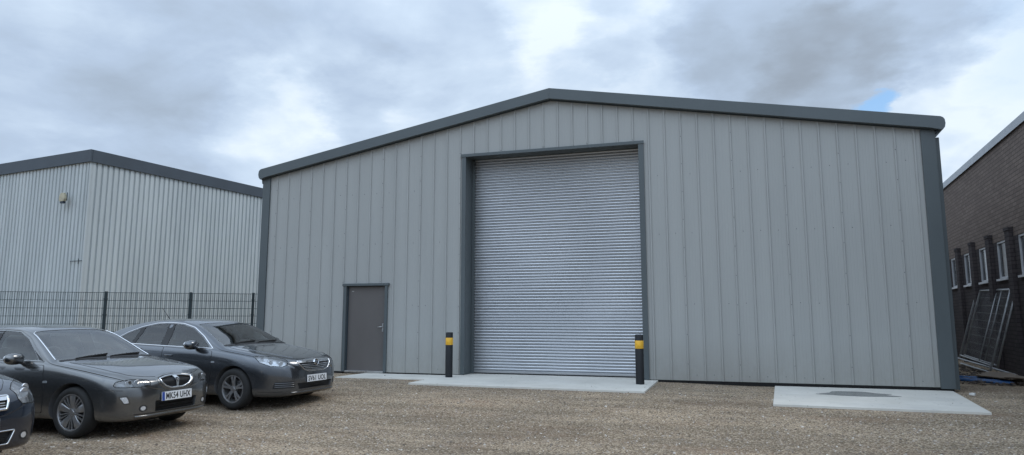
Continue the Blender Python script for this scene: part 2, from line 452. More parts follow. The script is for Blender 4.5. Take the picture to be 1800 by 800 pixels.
        if mirror:
            P = [Vector((p.x, -p.y, p.z)) for p in P]; N2 = [Vector((n.x, -n.y, n.z)) for n in N2]
            F = [f[::-1] for f in F]; SK = [f[::-1] for f in SK]
        me = bpy.data.meshes.new(name); me.from_pydata(P, [], F+SK); me.update()
        cn = []
        for pl in me.polygons:
            sk = pl.index >= len(F); pl.use_smooth = not sk
            for vi in pl.vertices: cn.append(tuple(pl.normal) if sk else tuple(N2[vi]))
        me.normals_split_custom_set(cn)
        return link(name, me, mats, parent)
    def ribbon(s, name, line, fr, mat, parent, w=.012, h=.004, closed=False, step=.03, mirror=False, mb=None):
        L = resample(line, step, closed); N = len(L)
        PN = [s.cast(fr, *p) for p in L]; bm = bmesh.new() if mb is None else mb.bm; rows = []
        for i in range(N):
            p, n = PN[i]
            a = PN[(i+1) % N][0] if (closed or i < N-1) else p; b = PN[i-1][0] if (closed or i > 0) else p
            t = (a-b).normalized(); sd = n.cross(t).normalized()
            ww = w(i/(N-1)) if callable(w) else w
            row = [p+sd*ww*q+n*hh for q, hh in ((-.5, -.002), (-.4, h*.8), (0, h), (.4, h*.8), (.5, -.002))]
            if mirror: row = [Vector((r.x, -r.y, r.z)) for r in row]
            rows.append([bm.verts.new(r) for r in row])
        for i in range(N if closed else N-1):
            A, B = rows[i], rows[(i+1) % N]
            for k in range(4):
                f = bm.faces.new((A[k], A[k+1], B[k+1], B[k])); f.smooth = True
        if mb is not None: return
        bmesh.ops.recalc_face_normals(bm, faces=bm.faces)
        me = bpy.data.meshes.new(name); bm.to_mesh(me); bm.free()
        return link(name, me, mat, parent)
    def prism(s, mb, outline, fr, d0, d1, mirror=False):
        """cutter: outline swept along the frame direction"""
        A = [fr.P(a, b, d0) for a, b in outline]; B = [fr.P(a, b, d1) for a, b in outline]
        if mirror: A = [Vector((p.x, -p.y, p.z)) for p in A]; B = [Vector((p.x, -p.y, p.z)) for p in B]
        va = [mb.bm.verts.new(p) for p in A]; vb = [mb.bm.verts.new(p) for p in B]; n = len(va)
        mb.bm.faces.new(va); mb.bm.faces.new(vb[::-1])
        for i in range(n): mb.bm.faces.new((va[i], vb[i], vb[(i+1) % n], va[(i+1) % n]))
    def finish(s, parent, paint, inner, cutters, cabin):
        """body shell: cut arches, lamps, grille, cabin and windows, then give back the smooth paint normals"""
        me = bpy.data.meshes.new('body'); me.from_pydata(s.V, [], s.Q); me.update()
        me.materials.append(paint); me.materials.append(inner)
        o = bpy.data.objects.new('body', me); COL.objects.link(o); tmp = []
        V, Q = s.loft(list(np.linspace(cabin[0], cabin[1], 40)), inset=.075, top=.055, floor=.36, k=2)
        cm = bpy.data.meshes.new('c'); cm.from_pydata(V, [], Q); cuts = [cm]
        for mb in cutters:
            bmesh.ops.recalc_face_normals(mb.bm, faces=mb.bm.faces); c = bpy.data.meshes.new('c'); mb.bm.to_mesh(c); mb.bm.free(); cuts.append(c)
        for c in cuts:
            bm = bmesh.new(); bm.from_mesh(c); bmesh.ops.recalc_face_normals(bm, faces=bm.faces); bm.to_mesh(c); bm.free()
            c.materials.append(paint); c.materials.append(inner)
            for p in c.polygons: p.material_index = 1
            co = bpy.data.objects.new('cut', c); COL.objects.link(co); tmp.append(co)
            md = o.modifiers.new('b', 'BOOLEAN'); md.operation = 'DIFFERENCE'; md.solver = 'EXACT'; md.object = co
        dg = bpy.context.evaluated_depsgraph_get(); dg.update()
        new = bpy.data.meshes.new_from_object(o.evaluated_get(dg), preserve_all_data_layers=True, depsgraph=dg)
        o.modifiers.clear(); o.data = new; new.name = 'body'
        for c in tmp: bpy.data.objects.remove(c)
        cn = []
        for pl in new.polygons:
            sm = False
            if pl.material_index == 0:
                h = s.bvh.find_nearest(pl.center); sm = h[3] < .004
            pl.use_smooth = True
            for vi in pl.vertices:
                if sm:
                    p, n, i, d = s.bvh.find_nearest(new.vertices[vi].co); cn.append(tuple(s.nrm(p, i)))
                else: cn.append(tuple(pl.normal))
        new.normals_split_custom_set(cn)
        o.parent = parent; return o

def mesh_only(name, mb):
    o = mb.build(name, []); me = o.data; bpy.data.objects.remove(o); return me
def wheel(parent, loc, side, R, rimR, width, style):
    """one wheel; outer face towards -y when side = -1"""
    hb = MB(); w = width
    hb.lathe([(.02, -.03), (rimR*.55, -.035), (rimR*.56, .01), (.02, .01)], n=36)
    hub = hb.build('wheel', M['black'], parent); hub.location = loc; hub.rotation_euler = (0, 0, 0 if side < 0 else PI)
    ty = MB(); h = w/2
    ty.lathe([(rimR-.006, -h*.80), (rimR+.012, -h*.93), (rimR+(R-rimR)*.5, -h*1.02), (R-.028, -h*.93), (R-.010, -h*.78), (R-.002, -h*.5), (R, 0), (R-.002, h*.5), (R-.010, h*.78),
              (R-.028, h*.93), (rimR+(R-rimR)*.5, h*1.02), (rimR+.012, h*.93), (rimR-.006, h*.8), (rimR-.012, 0)], n=64, closed=True)
    ty.build('tyre', M['rubber'], hub)
    ds = MB(); ds.lathe([(.05, -.01), (rimR*.68, -.012), (rimR*.68, .012), (.05, .012)], n=36); ds.build('brake_disc', M['alloy_dark'], hub)
    rm = MB(); fo = -h*.86
    rm.lathe([(rimR+.006, fo+.006), (rimR+.005, fo-.003), (rimR-.008, fo-.002), (rimR-.016, fo+.012), (rimR-.022, 0), (rimR-.03, h*.8), (rimR+.002, h*.85), (rimR-.004, 0)], n=64, closed=True)
    rm.lathe([(.0, fo+.012), (.028, fo+.012), (.034, fo+.02), (.058, fo+.024), (.066, fo+.06), (0, fo+.06)], n=30)
    def spoke(a, prof, z0, z1, th):
        """prof = list (r, halfwidth)"""
        L = []; Rr = []
        for i, (r, hw) in enumerate(prof):
            s_ = i/(len(prof)-1); y = z0*(1-s_)+z1*s_ - .010*math.sin(s_*PI)
            for sgn, lst in ((-1, L), (1, Rr)):
                lst.append([rm.bm.verts.new((r*math.cos(a)-sgn*hw*k*math.sin(a), y+dy, r*math.sin(a)+sgn*hw*k*math.cos(a))) for k, dy in ((1, .006), (.82, 0))]
                           + [rm.bm.verts.new((r*math.cos(a)-sgn*hw*math.sin(a), y+th, r*math.sin(a)+sgn*hw*math.cos(a)))])
        for i in range(len(prof)-1):
            for A, B in ((L[i], L[i+1]), (Rr[i], Rr[i+1])):
                rm.bm.faces.new((A[0], A[1], B[1], B[0])); rm.bm.faces.new((A[0], B[0], B[2], A[2]))
            rm.bm.faces.new((L[i][1], Rr[i][1], Rr[i+1][1], L[i+1][1])); rm.bm.faces.new((L[i][2], L[i+1][2], Rr[i+1][2], Rr[i][2]))
    z0, z1 = fo+.022, fo+.006
    for k in range(5):
        a = PI/2+k*2*PI/5
        if style == 'paddle':
            spoke(a, [(.05, .022), (rimR*.5, .036), (rimR*.78, .048), (rimR-.014, .052)], z0, z1, .022)
            for q in (-1, 1): spoke(a+PI/5+q*.13, [(.05, .007), (rimR*.55, .0075), (rimR-.014, .009)], z0+.004, z1+.002, .016)
        elif style == 'cap':
            for q in (-1, 1): spoke(a+q*.16, [(.045, .017), (rimR*.5, .015), (rimR*.8, .017), (rimR-.012, .026)], z0, z1, .02)
            spoke(a, [(.05, .02), (rimR*.45, .024), (rimR*.62, .02)], z0+.006, z1+.010, .02)
        else:
            spoke(a, [(.05, .024), (rimR*.5, .026), (rimR-.012, .045)], z0, z1, .022)
    for k in range(5):
        a = PI/2+PI/5+k*2*PI/5; rm.lathe([(0, fo+.012), (.008, fo+.012), (.009, fo+.03)], n=8, c=(.045*math.cos(a), 0, .045*math.sin(a)))
    bmesh.ops.recalc_face_normals(rm.bm, faces=rm.bm.faces)
    rm.build('rim', M['alloy'], hub, smooth=35)
    return hub
def text_mesh(txt, size, ext=.001, bold=.004, sx=1.0):
    cu = bpy.data.curves.new('t', 'FONT'); cu.body = txt; cu.size = size; cu.align_x = 'CENTER'; cu.align_y = 'CENTER'; cu.extrude = ext; cu.offset = bold; cu.space_character = 1.06; cu.resolution_u = 3
    o = bpy.data.objects.new('t', cu); COL.objects.link(o); dg = bpy.context.evaluated_depsgraph_get()
    me = bpy.data.meshes.new_from_object(o.evaluated_get(dg), depsgraph=dg); bpy.data.objects.remove(o)
    me.materials.clear(); xs = [v.co.x for v in me.vertices]; ys = [v.co.y for v in me.vertices]
    cx, cy = (min(xs)+max(xs))/2, (min(ys)+max(ys))/2
    for v in me.vertices: v.co.x = (v.co.x-cx)*sx; v.co.y -= cy
    return me, (max(xs)-min(xs))*sx, max(ys)-min(ys)
def plate(parent, loc, txt, tilt=0, band=True, w=.52, h=.115, shift=0, bold=.002):
    """front number plate facing +x"""
    b = MB(); b.box(-.004, .004, -w/2, w/2, -h/2, h/2); p = b.build('number_plate', M['plate'], parent, bevel=.0015)
    p.location = loc; p.rotation_euler = (0, tilt, 0)
    me, tw, th = text_mesh(txt, .1, .0008, bold); k = .084/th
    lw = (w-.090 if band else w-.05); kx = min(lw/tw, k*1.0) if len(txt) > 2 else k
    R = Matrix(((0, 0, 1), (1, 0, 0), (0, 1, 0)))
    for v in me.vertices:
        q = R @ Vector((v.co.x*kx, v.co.y*k, v.co.z)); v.co = q
    lt = link('plate_lettering', me, M['letter'], p); lt.location = (.005, shift+(.022 if band else 0), 0)
    if band:
        c = MB(); c.box(0, .0048, -w/2+.002, -w/2+.046, -h/2+.002, h/2-.002); c.build('country_band', M['plate_blue'], p)
    return p
def ellip(mb, c, r, n=16, m=10, mi=0, px=1.0):
    """super-ellipsoid shell"""
    sg = lambda v: math.copysign(abs(v)**px, v)
    R = []
    for i in range(m+1):
        th = PI*i/m; ring = []
        for k in range(n):
            a = 2*PI*k/n; ring.append(mb.bm.verts.new((c[0]+r[0]*sg(math.sin(th))*sg(math.cos(a)), c[1]+r[1]*sg(math.sin(th))*sg(math.sin(a)), c[2]+r[2]*sg(math.cos(th)))))
        R.append(ring)
    for i in range(m):
        for k in range(n):
            f = mb.bm.faces.new((R[i][k], R[i+1][k], R[i+1][(k+1) % n], R[i][(k+1) % n])); f.smooth = True; f.material_index = mi
def mirror_part(parent, p, side, paint, sz=(.07, .115, .072)):
    """door mirror: housing, arm and glass; p on the right side (y<0), side=-1 right / +1 left"""
    y = p[1]*(-side)  # p[1] given as |y| negative
    mb = MB(); ellip(mb, (p[0], side*abs(p[1]), p[2]), sz, 18, 12, px=.8)
    o = mb.build('door_mirror', paint, parent, smooth=60)
    a = MB(); a.bar((p[0]+.01, side*(abs(p[1])-.06), p[2]-.045), (p[0]+.03, side*(abs(p[1])-.16), p[2]-.085), .07, .03); a.build('mirror_arm', M['black'], o, bevel=.006)
    g = MB(); ellip(g, (p[0]-sz[0]*.86, side*abs(p[1]), p[2]), (.014, sz[1]*.82, sz[2]*.80), 16, 8, px=.8); g.build('mirror_glass', M['chrome'], o, smooth=60)
    return o
def seat(parent, x, y, w=.5, rear=False):
    mb = MB(); mb.box(x-.02, x+.48, y-w/2, y+w/2, .36, .56); mb.prism([(x-.02, .50), (x+.10, .50), (x-.06, 1.06), (x-.17, 1.06)], y-w/2+.02, y+w/2-.02)
    s_ = mb.build('seat', M['seat'], parent, bevel=.03, smooth=60)
    for hy in ((y,) if not rear else (y-w*.3, y+w*.3)):
        h = MB(); h.box(x-.19, x-.09, hy-.13, hy+.13, 1.10, 1.25); h.build('headrest', M['seat'], s_, bevel=.03, smooth=60)
    return s_
ROVER = dict(
 zt=[(.90,.60),(.885,.665),(.86,.70),(.80,.74),(.70,.785),(.5,.84),(.2,.895),(-.1,.935),(-.38,.970),(-.50,1.03),(-.80,1.205),(-1.05,1.335),(-1.22,1.385),(-1.5,1.418),(-1.9,1.425),(-2.3,1.405),(-2.6,1.35),(-2.95,1.20),(-3.2,1.075),(-3.32,1.045),(-3.6,1.02),(-3.80,.985),(-3.85,.85)],
 zb=[(.90,.40),(.885,.30),(.86,.245),(.78,.215),(.6,.195),(.3,.19),(-3.2,.20),(-3.6,.27),(-3.8,.36),(-3.85,.5)],
 w=[(.90,.30),(.89,.42),(.865,.55),(.82,.655),(.75,.74),(.62,.805),(.45,.845),(.2,.872),(-.1,.886),(-.8,.89),(-2.4,.89),(-3.0,.875),(-3.4,.83),(-3.65,.76),(-3.78,.66),(-3.84,.5),(-3.85,.4)],
 zs=[(.90,.55),(.8,.66),(.6,.72),(.3,.78),(0,.83),(-.4,.885),(-.9,.91),(-2,.93),(-2.8,.945),(-3.4,.93),(-3.85,.78)],
 tum=[(.9,.3),(-.2,.3),(-.5,.46),(-1,.50),(-2.4,.50),(-3.0,.50),(-3.4,.4),(-3.85,.3)], shoulder=.045)
INSIG = dict(
 zt=[(.98,.62),(.97,.69),(.94,.745),(.88,.79),(.78,.835),(.6,.885),(.3,.945),(0,.99),(-.26,1.035),(-.40,1.095),(-.75,1.275),(-1.05,1.405),(-1.25,1.455),(-1.5,1.482),(-1.85,1.495),(-2.2,1.478),(-2.6,1.42),(-3.0,1.31),(-3.4,1.165),(-3.65,1.085),(-3.80,1.02),(-3.85,.85)],
 zb=[(.98,.42),(.97,.32),(.94,.255),(.86,.22),(.7,.20),(.3,.19),(-3.2,.2),(-3.6,.27),(-3.8,.36),(-3.85,.5)],
 w=[(.98,.34),(.97,.47),(.945,.60),(.90,.70),(.82,.785),(.68,.85),(.45,.893),(.2,.915),(-.1,.925),(-.8,.93),(-2.4,.93),(-3.0,.92),(-3.4,.875),(-3.65,.80),(-3.78,.70),(-3.84,.52),(-3.85,.4)],
 zs=[(.98,.56),(.88,.70),(.7,.77),(.4,.83),(0,.885),(-.4,.93),(-.9,.96),(-2,.99),(-2.8,1.01),(-3.4,1.0),(-3.85,.80)],
 tum=[(.98,.3),(-.2,.3),(-.5,.46),(-1,.52),(-2.4,.54),(-3.0,.54),(-3.4,.45),(-3.85,.3)], shoulder=.05)
HATCH = dict(
 zt=[(.90,.60),(.89,.67),(.86,.73),(.80,.78),(.70,.83),(.5,.895),(.2,.955),(-.15,1.01),(-.28,1.06),(-.6,1.235),(-.85,1.355),(-1.05,1.42),(-1.3,1.452),(-1.7,1.46),(-2.2,1.44),(-2.7,1.39),(-3.0,1.30),(-3.2,1.12),(-3.3,.98),(-3.34,.8)],
 zb=[(.90,.38),(.89,.28),(.86,.225),(.78,.20),(.6,.19),(.3,.185),(-2.9,.20),(-3.15,.28),(-3.3,.38),(-3.34,.5)],
 w=[(.90,.34),(.89,.47),(.865,.58),(.82,.68),(.74,.755),(.62,.81),(.42,.85),(.2,.868),(-.1,.875),(-2.4,.876),(-2.8,.85),(-3.05,.80),(-3.22,.70),(-3.32,.55),(-3.34,.4)],
 zs=[(.90,.54),(.8,.68),(.6,.76),(.3,.83),(0,.88),(-.4,.92),(-2.4,.96),(-3.0,.96),(-3.34,.75)],
 tum=[(.9,.3),(-.1,.3),(-.4,.42),(-.9,.46),(-2.8,.46),(-3.34,.3)], shoulder=.045)
POSE = dict(ROVER=(3.42,-8.33+.77,-.19), INSIG=(3.55,-5.60+.80,-.17))
# ------------------------------------------------------------------ camera, sky, sun
cam_d = bpy.data.cameras.new('camera'); cam = bpy.data.objects.new('camera', cam_d); COL.objects.link(cam)
cam.location = (11.334, -15.038, 1.329); cam.rotation_euler = (PI/2+math.radians(7.588), 0, math.radians(17.563))
cam_d.sensor_width = 36; cam_d.lens = 36*1186.1/1800; cam_d.clip_end = 3000; cam_d.clip_start = .1
scene.camera = cam
scene.view_settings.view_transform = 'Standard'; scene.view_settings.look = 'None'; scene.view_settings.exposure = .28; scene.view_settings.gamma = 1
SUN_EL, SUN_AZ = math.radians(48), math.radians(60)     # azimuth measured from +y towards +x
wd = bpy.data.worlds.new('World'); scene.world = wd; wd.use_nodes = True; nt = wd.node_tree; nt.nodes.clear()
def N(t, **k):
    n = nt.nodes.new('ShaderNode'+t)
    for a, b in k.items(): setattr(n, a, b)
    return n
L = nt.links.new
def Mth(op, a, b=0., c=None, clamp=False):
    n = N('Math', operation=op); n.use_clamp = clamp
    for i, v in enumerate((a, b, c)):
        if v is None: continue
        if isinstance(v, (int, float)): n.inputs[i].default_value = v
        else: L(v, n.inputs[i])
    return n.outputs[0]
out = N('OutputWorld'); bg = N('Background'); bg.inputs[1].default_value = SKYSTR if 'SKYSTR' in globals() else .1
sky = N('TexSky', sky_type='NISHITA'); sky.sun_disc = False; sky.sun_elevation = SUN_EL; sky.sun_rotation = SUN_AZ; sky.air_density = 1.2; sky.dust_density = .6
tc = N('TexCoord'); sep = N('SeparateXYZ'); L(tc.outputs['Generated'], sep.inputs[0])
zc = Mth('ADD', Mth('MAXIMUM', sep.outputs[2], 0.), .22)
px_ = Mth('DIVIDE', sep.outputs[0], zc); py_ = Mth('DIVIDE', sep.outputs[1], zc)
cb = N('CombineXYZ'); L(px_, cb.inputs[0]); L(py_, cb.inputs[1])
def cn(scale, det, rough, loc, dist=0., src=None):
    mp = N('Mapping'); mp.inputs['Location'].default_value = loc; L(src or cb.outputs[0], mp.inputs[0])
    n = N('TexNoise'); n.inputs['Scale'].default_value = scale; n.inputs['Detail'].default_value = det; n.inputs['Roughness'].default_value = rough; n.inputs['Distortion'].default_value = dist
    L(mp.outputs[0], n.inputs['Vector']); return n.outputs['Fac']
big = cn(.55, 4, .5, (3.1, 1.7, 0), .3); mid = cn(1.5, 6, .55, (7.3, 4.1, 2), .5); fine = cn(4.2, 7, .55, (1.3, 9.1, 5), .3)
hor = N('Mapping'); hor.inputs['Scale'].default_value = (1, 1, 2.2); L(tc.outputs['Generated'], hor.inputs[0])
soft = cn(3.2, 6, .55, (2.2, .4, 1.1), .6, hor.outputs[0])
val0 = Mth('ADD', Mth('ADD', Mth('MULTIPLY', big, .5), Mth('MULTIPLY', mid, .58)), Mth('ADD', Mth('MULTIPLY', fine, .42), Mth('MULTIPLY', soft, .55)))   # ~ .86 mean
val = Mth('ADD', Mth('MULTIPLY', val0, .66), .19)
# named cloud masses, each a soft lobe about one direction of the sky
def lobe(az, el, w, amt):
    """az degrees from +y towards +x"""
    a, e = math.radians(az), math.radians(el)
    d = N('VectorMath', operation='DOT_PRODUCT'); L(wob.outputs[0], d.inputs[0]); d.inputs[1].default_value = (math.sin(a)*math.cos(e), math.cos(a)*math.cos(e), math.sin(e))
    mr = N('MapRange', interpolation_type='SMOOTHSTEP'); L(d.outputs['Value'], mr.inputs[0])
    mr.inputs[1].default_value = math.cos(math.radians(w)); mr.inputs[2].default_value = math.cos(math.radians(w*.25)); mr.inputs[3].default_value = 0; mr.inputs[4].default_value = amt
    return mr.outputs[0]
wn = N('TexNoise'); wn.inputs['Scale'].default_value = 4.5; wn.inputs['Detail'].default_value = 6; wn.inputs['Roughness'].default_value = .6; L(hor.outputs[0], wn.inputs['Vector'])
wsub = N('VectorMath', operation='SUBTRACT'); L(wn.outputs['Color'], wsub.inputs[0]); wsub.inputs[1].default_value = (.5, .5, .5)
wsc = N('VectorMath', operation='SCALE'); L(wsub.outputs[0], wsc.inputs[0]); wsc.inputs['Scale'].default_value = .22
wad = N('VectorMath', operation='ADD'); L(tc.outputs['Generated'], wad.inputs[0]); L(wsc.outputs[0], wad.inputs[1])
wob = N('VectorMath', operation='NORMALIZE'); L(wad.outputs[0], wob.inputs[0])
acc = val
for args in LOBES: acc = Mth('ADD', acc, lobe(*args))
ramp = N('ValToRGB'); L(acc, ramp.inputs[0]); el_ = ramp.color_ramp.elements
stops = [(.34, (.235, .275, .330)), (.50, (.285, .340, .415)), (.65, (.345, .425, .535)), (.77, (.410, .510, .655)), (.89, (.52, .63, .77)), (1.0, (.70, .79, .88))]
while len(el_) < len(stops): el_.new(.5)
for i, (p, c) in enumerate(stops): el_[i].position = p; el_[i].color = (*c, 1)
# clouds are brighter overhead than low down
zg = N('MapRange'); L(sep.outputs[2], zg.inputs[0]); zg.inputs[1].default_value = .35; zg.inputs[2].default_value = 1.; zg.inputs[3].default_value = 1.0; zg.inputs[4].default_value = ZEN
cl = N('VectorMath', operation='SCALE'); L(ramp.outputs[0], cl.inputs[0]); bk = N('MapRange', interpolation_type='SMOOTHSTEP'); L(sep.outputs[1], bk.inputs[0]); bk.inputs[1].default_value = .3; bk.inputs[2].default_value = -.8; bk.inputs[3].default_value = 1.; bk.inputs[4].default_value = 1.
hi = N('MapRange', interpolation_type='SMOOTHSTEP'); L(sep.outputs[2], hi.inputs[0]); hi.inputs[1].default_value = .02; hi.inputs[2].default_value = .55; hi.inputs[3].default_value = -.5; hi.inputs[4].default_value = BACK-1  # high sky behind the camera, out of view, boosted to light the facade
bk.inputs[3].default_value = 0.
L(Mth('MULTIPLY', Mth('MULTIPLY', zg.outputs[0], Mth('ADD', 1., Mth('MULTIPLY', bk.outputs[0], hi.outputs[0]))), 1/.1), cl.inputs['Scale'])
# holes of blue
hole = Mth('ADD', lobe(12.3, 15.2, 1.5, .9), lobe(24, 19, 7, .22)); 
hm = Mth('MULTIPLY', hole, 1., clamp=True)
blue = N('Mix', data_type='RGBA'); L(sky.outputs[0], blue.inputs[6]); blue.inputs[7].default_value = (2.2, 4.8, 8.6, 1); blue.inputs[0].default_value = .6
mx = N('Mix', data_type='RGBA'); L(hm, mx.inputs[0]); L(cl.outputs[0], mx.inputs[6]); L(blue.outputs[2], mx.inputs[7])
L(mx.outputs[2], bg.inputs[0]); L(bg.outputs[0], out.inputs[0])
sd = bpy.data.lights.new('sun', 'SUN'); sd.energy = SUNSTR; sd.angle = math.radians(20); sd.color = (1, .95, .88)
so = bpy.data.objects.new('sun', sd); COL.objects.link(so)
sv_ = Vector((math.sin(SUN_AZ)*math.cos(SUN_EL), math.cos(SUN_AZ)*math.cos(SUN_EL), math.sin(SUN_EL)))
so.rotation_euler = sv_.to_track_quat('Z', 'Y').to_euler(); so.location = (0, 0, 30)

# ------------------------------------------------------------------ ground
def sstep(t): t = min(max(t, 0), 1); return t*t*(3-2*t)
def gz(x, y):
    b0 = -.045-.033*sstep((x-9.9)/2); z = b0-(.2+b0)*sstep((-2.3-y)/4)
    if 1.5 < x < 16.5 and -3.6 < y < 1: return z
    k = 1
    return z + .02*k*mnoise.noise(Vector((x*.8, y*.8, 0)))+.006*mnoise.noise(Vector((x*3, y*3, 5)))
xs = sorted(set([round(v, 3) for v in list(np.arange(-16, 22, .25))+[-900, -400, -150, -60, -30, -20, 26, 34, 60, 150, 400, 900]]))
ys = sorted(set([round(v, 3) for v in list(np.arange(-17, 6, .25))+[-900, -400, -150, -60, -30, -22, 9, 14, 24, 40, 80, 200, 500, 900]]))
V = [(x, y, gz(x, y)) for y in ys for x in xs]; nx = len(xs)
Fc = [(j*nx+i, j*nx+i+1, (j+1)*nx+i+1, (j+1)*nx+i) for j in range(len(ys)-1) for i in range(nx-1)]
me = bpy.data.meshes.new('ground'); me.from_pydata(V, [], Fc); me.shade_smooth(); ground = struct(link('ground', me, M['gravel']))
PADS = [('pad', 5.0, 9.86, -2.14, .75, -.008), ('pad', 12.08, 15.28, -3.28, -.02, -.055), ('pad', 2.72, 4.985, -1.22, -.02, -.024)]
def on_pad(x, y, m=0.): return any(p[1]-m < x < p[2]+m and p[3]-m < y < p[4] for p in PADS)
# loose stones lying on the gravel
bm = bmesh.new(); rnd = random.Random(3)
ico = [(0,0,1),(.89,0,.45),(.28,.85,.45),(-.72,.53,.45),(-.72,-.53,.45),(.28,-.85,.45),(.72,.53,-.45),(-.28,.85,-.45),(-.89,0,-.45),(-.28,-.85,-.45),(.72,-.53,-.45)]
icf = [(0,1,2),(0,2,3),(0,3,4),(0,4,5),(0,5,1),(1,6,2),(2,7,3),(3,8,4),(4,9,5),(5,10,1),(2,6,7),(3,7,8),(4,8,9),(5,9,10),(1,10,6)]
sv, sf = [], []
for i in range(42000):
    y = -1.0 - 9.4*rnd.random()**.85 if rnd.random() < .93 else rnd.uniform(-1, .4); x = rnd.uniform(-1, 19)
    if on_pad(x, y, .02) and not (rnd.random() < (.05 if not on_pad(x, y, -.10) else .006)): continue
    if y > -.1 and x < 15.6: continue
    if y < -8 and (x < 2.5): continue
    r = .004+.011*rnd.random()**2.6+(.012 if rnd.random() < .004 else 0); zz = gz(x, y); onp = [p for p in PADS if p[1] < x < p[2] and p[3] < y < p[4]]
    if onp: zz = onp[0][5]+.002
    a = rnd.uniform(0, 2*PI); ca, sa = math.cos(a), math.sin(a); sx_, sy_, sz_ = r*rnd.uniform(.8, 1.5), r*rnd.uniform(.7, 1.1), r*rnd.uniform(.5, .9); b = len(sv)
    for p in ico:
        u, v, w = p[0]*sx_*rnd.uniform(.85, 1.15), p[1]*sy_, p[2]*sz_; sv.append((x+u*ca-v*sa, y+u*sa+v*ca, zz+w+sz_*.25))
    sf += [tuple(b+k for k in f) for f in icf]
me = bpy.data.meshes.new('loose_gravel'); me.from_pydata(sv, [], sf); g = link('loose_gravel', me, M['stone']); g['kind'] = 'stuff'; g['label'] = 'loose brown gravel stones scattered over the yard'; g['category'] = 'gravel'
# concrete pads
PQ = [[(5.0, -2.12), (9.84, -2.30), (9.87, .75), (5.0, .75)], [(11.98, -3.12), (14.98, -3.20), (15.36, -.012), (12.2, -.012)], [(2.70, -1.20), (4.985, -1.08), (4.985, -.012), (2.78, -.012)]]
for k, (_, x0, x1, y0, y1, zt) in enumerate(PADS):
    b = MB(); b.prism(PQ[k], zt-.14, zt, 'z'); o = struct(b.build('concrete_pad', M['conc'], bevel=.008))
    o['label'] = ['wide concrete pad under the roller shutter and the two bollards', 'pale concrete pad with a puddle by the right corner of the shed', 'narrow concrete strip in front of the personnel door'][k]
# puddle on the right pad: irregular outline
rp = [(13.02,-1.02),(13.12,-.72),(13.4,-.62),(13.75,-.66),(13.95,-.9),(14.2,-1.02),(14.05,-1.2),(14.3,-1.45),(13.95,-1.58),(13.6,-1.66),(13.2,-1.62),(12.95,-1.5),(12.72,-1.42),(12.86,-1.24)]
rp = [(13.5+(p[0]-13.5)*.88, -1.15+(p[1]+1.15)*.8) for p in catmull(rp, 4, True)]; b = MB(); b.prism(rp, -.0535, -.051, 'z'); pu = b.build('puddle', M['puddle']); pu['kind'] = 'structure'; pu['label'] = 'dark wet puddle on the pale concrete pad'

# ------------------------------------------------------------------ main steel shed
shed = tag(empty('steel_shed', (7.5, 0, 0)), 'light grey steel clad shed with slate blue trims and a tall roller shutter', 'building')
shed.location = (0, 0, 0)
XC, HT, SL = 7.504, 6.455, .1775; XL, XR = -.44, 15.415; DEP = 24
OX0, OX1, OZ = 5.309, 9.684, 5.262; DX0, DX1, DZ = 2.14, 3.365, 2.172
top = lambda x: HT - SL*abs(x-XC)
# profile: flat pan with raised narrow ribs (real folds)
prof = []
for i in range(45):
    c = i*.35
    prof += [(c-.026, 0), (c-.014, -.025), (c+.014, -.025), (c+.026, 0)]
    for q in (.115, .175, .235): prof += [(c+q-.008, 0), (c+q, .002), (c+q+.008, 0)]
prof = [p for p in prof if XL+.2 < p[0] < XR-.2]
prof = [(XL+.2, 0)]+prof+[(XR-.2, 0)]
def yprof(x):
    for (a, ya), (b_, yb) in zip(prof, prof[1:]):
        if a <= x <= b_: return ya+(yb-ya)*(x-a)/max(b_-a, 1e-9)
    return 0
bx = sorted(set([round(p[0], 4) for p in prof]+[OX0+.03, OX1-.03, DX0+.03, DX1-.03, XC]))
bm = bmesh.new()
for a, c in zip(bx, bx[1:]):
    m = (a+c)/2; z0a = .005
    if OX0+.03 <= m <= OX1-.03: z0a = OZ-.03
    elif DX0+.03 <= m <= DX1-.03: z0a = DZ-.03
    vs = [bm.verts.new(p) for p in ((a, yprof(a), z0a), (c, yprof(c), z0a), (c, yprof(c), top(c)+.05), (a, yprof(a), top(a)+.05))]
    bm.faces.new(vs)
# screws: small dark heads on the pans and ribs
def screw(x, z):
    y = yprof(x)-.001; ring = [bm.verts.new((x+.007*math.cos(k*PI/3), y-.006, z+.007*math.sin(k*PI/3))) for k in range(6)]
    rb = [bm.verts.new((x+.0085*math.cos(k*PI/3), y, z+.0085*math.sin(k*PI/3))) for k in range(6)]
    bm.faces.new(ring[::-1]).material_index = 1
    for k in range(6): bm.faces.new((ring[k], ring[(k+1) % 6], rb[(k+1) % 6], rb[k])).material_index = 1
for i in range(44):
    for z in (.12, 1.62, 3.15, 4.45):
        for x in (i*.35+.175,):
            if XL+.25 < x < XR-.25 and not (OX0-.05 < x < OX1+.05 and z < OZ) and not (DX0-.05 < x < DX1+.05 and z < DZ) and rnd.random() < .6: screw(x, z+rnd.uniform(-.012, .012))
    if i % 3 == 0:
        for k in range(9):
            x, z = i*.35, .35+k*.62
            if z < top(x)-.1 and XL+.25 < x < XR-.25 and not (OX0-.05 < x < OX1+.05 and z < OZ) and not (DX0-.05 < x < DX1+.05 and z < DZ): screw(x, z)
me = bpy.data.meshes.new('wall_cladding'); bmesh.ops.remove_doubles(bm, verts=bm.verts, dist=1e-5); bm.to_mesh(me); bm.free()
link('wall_cladding', me, [M['clad'], M['trim_dark']], shed)
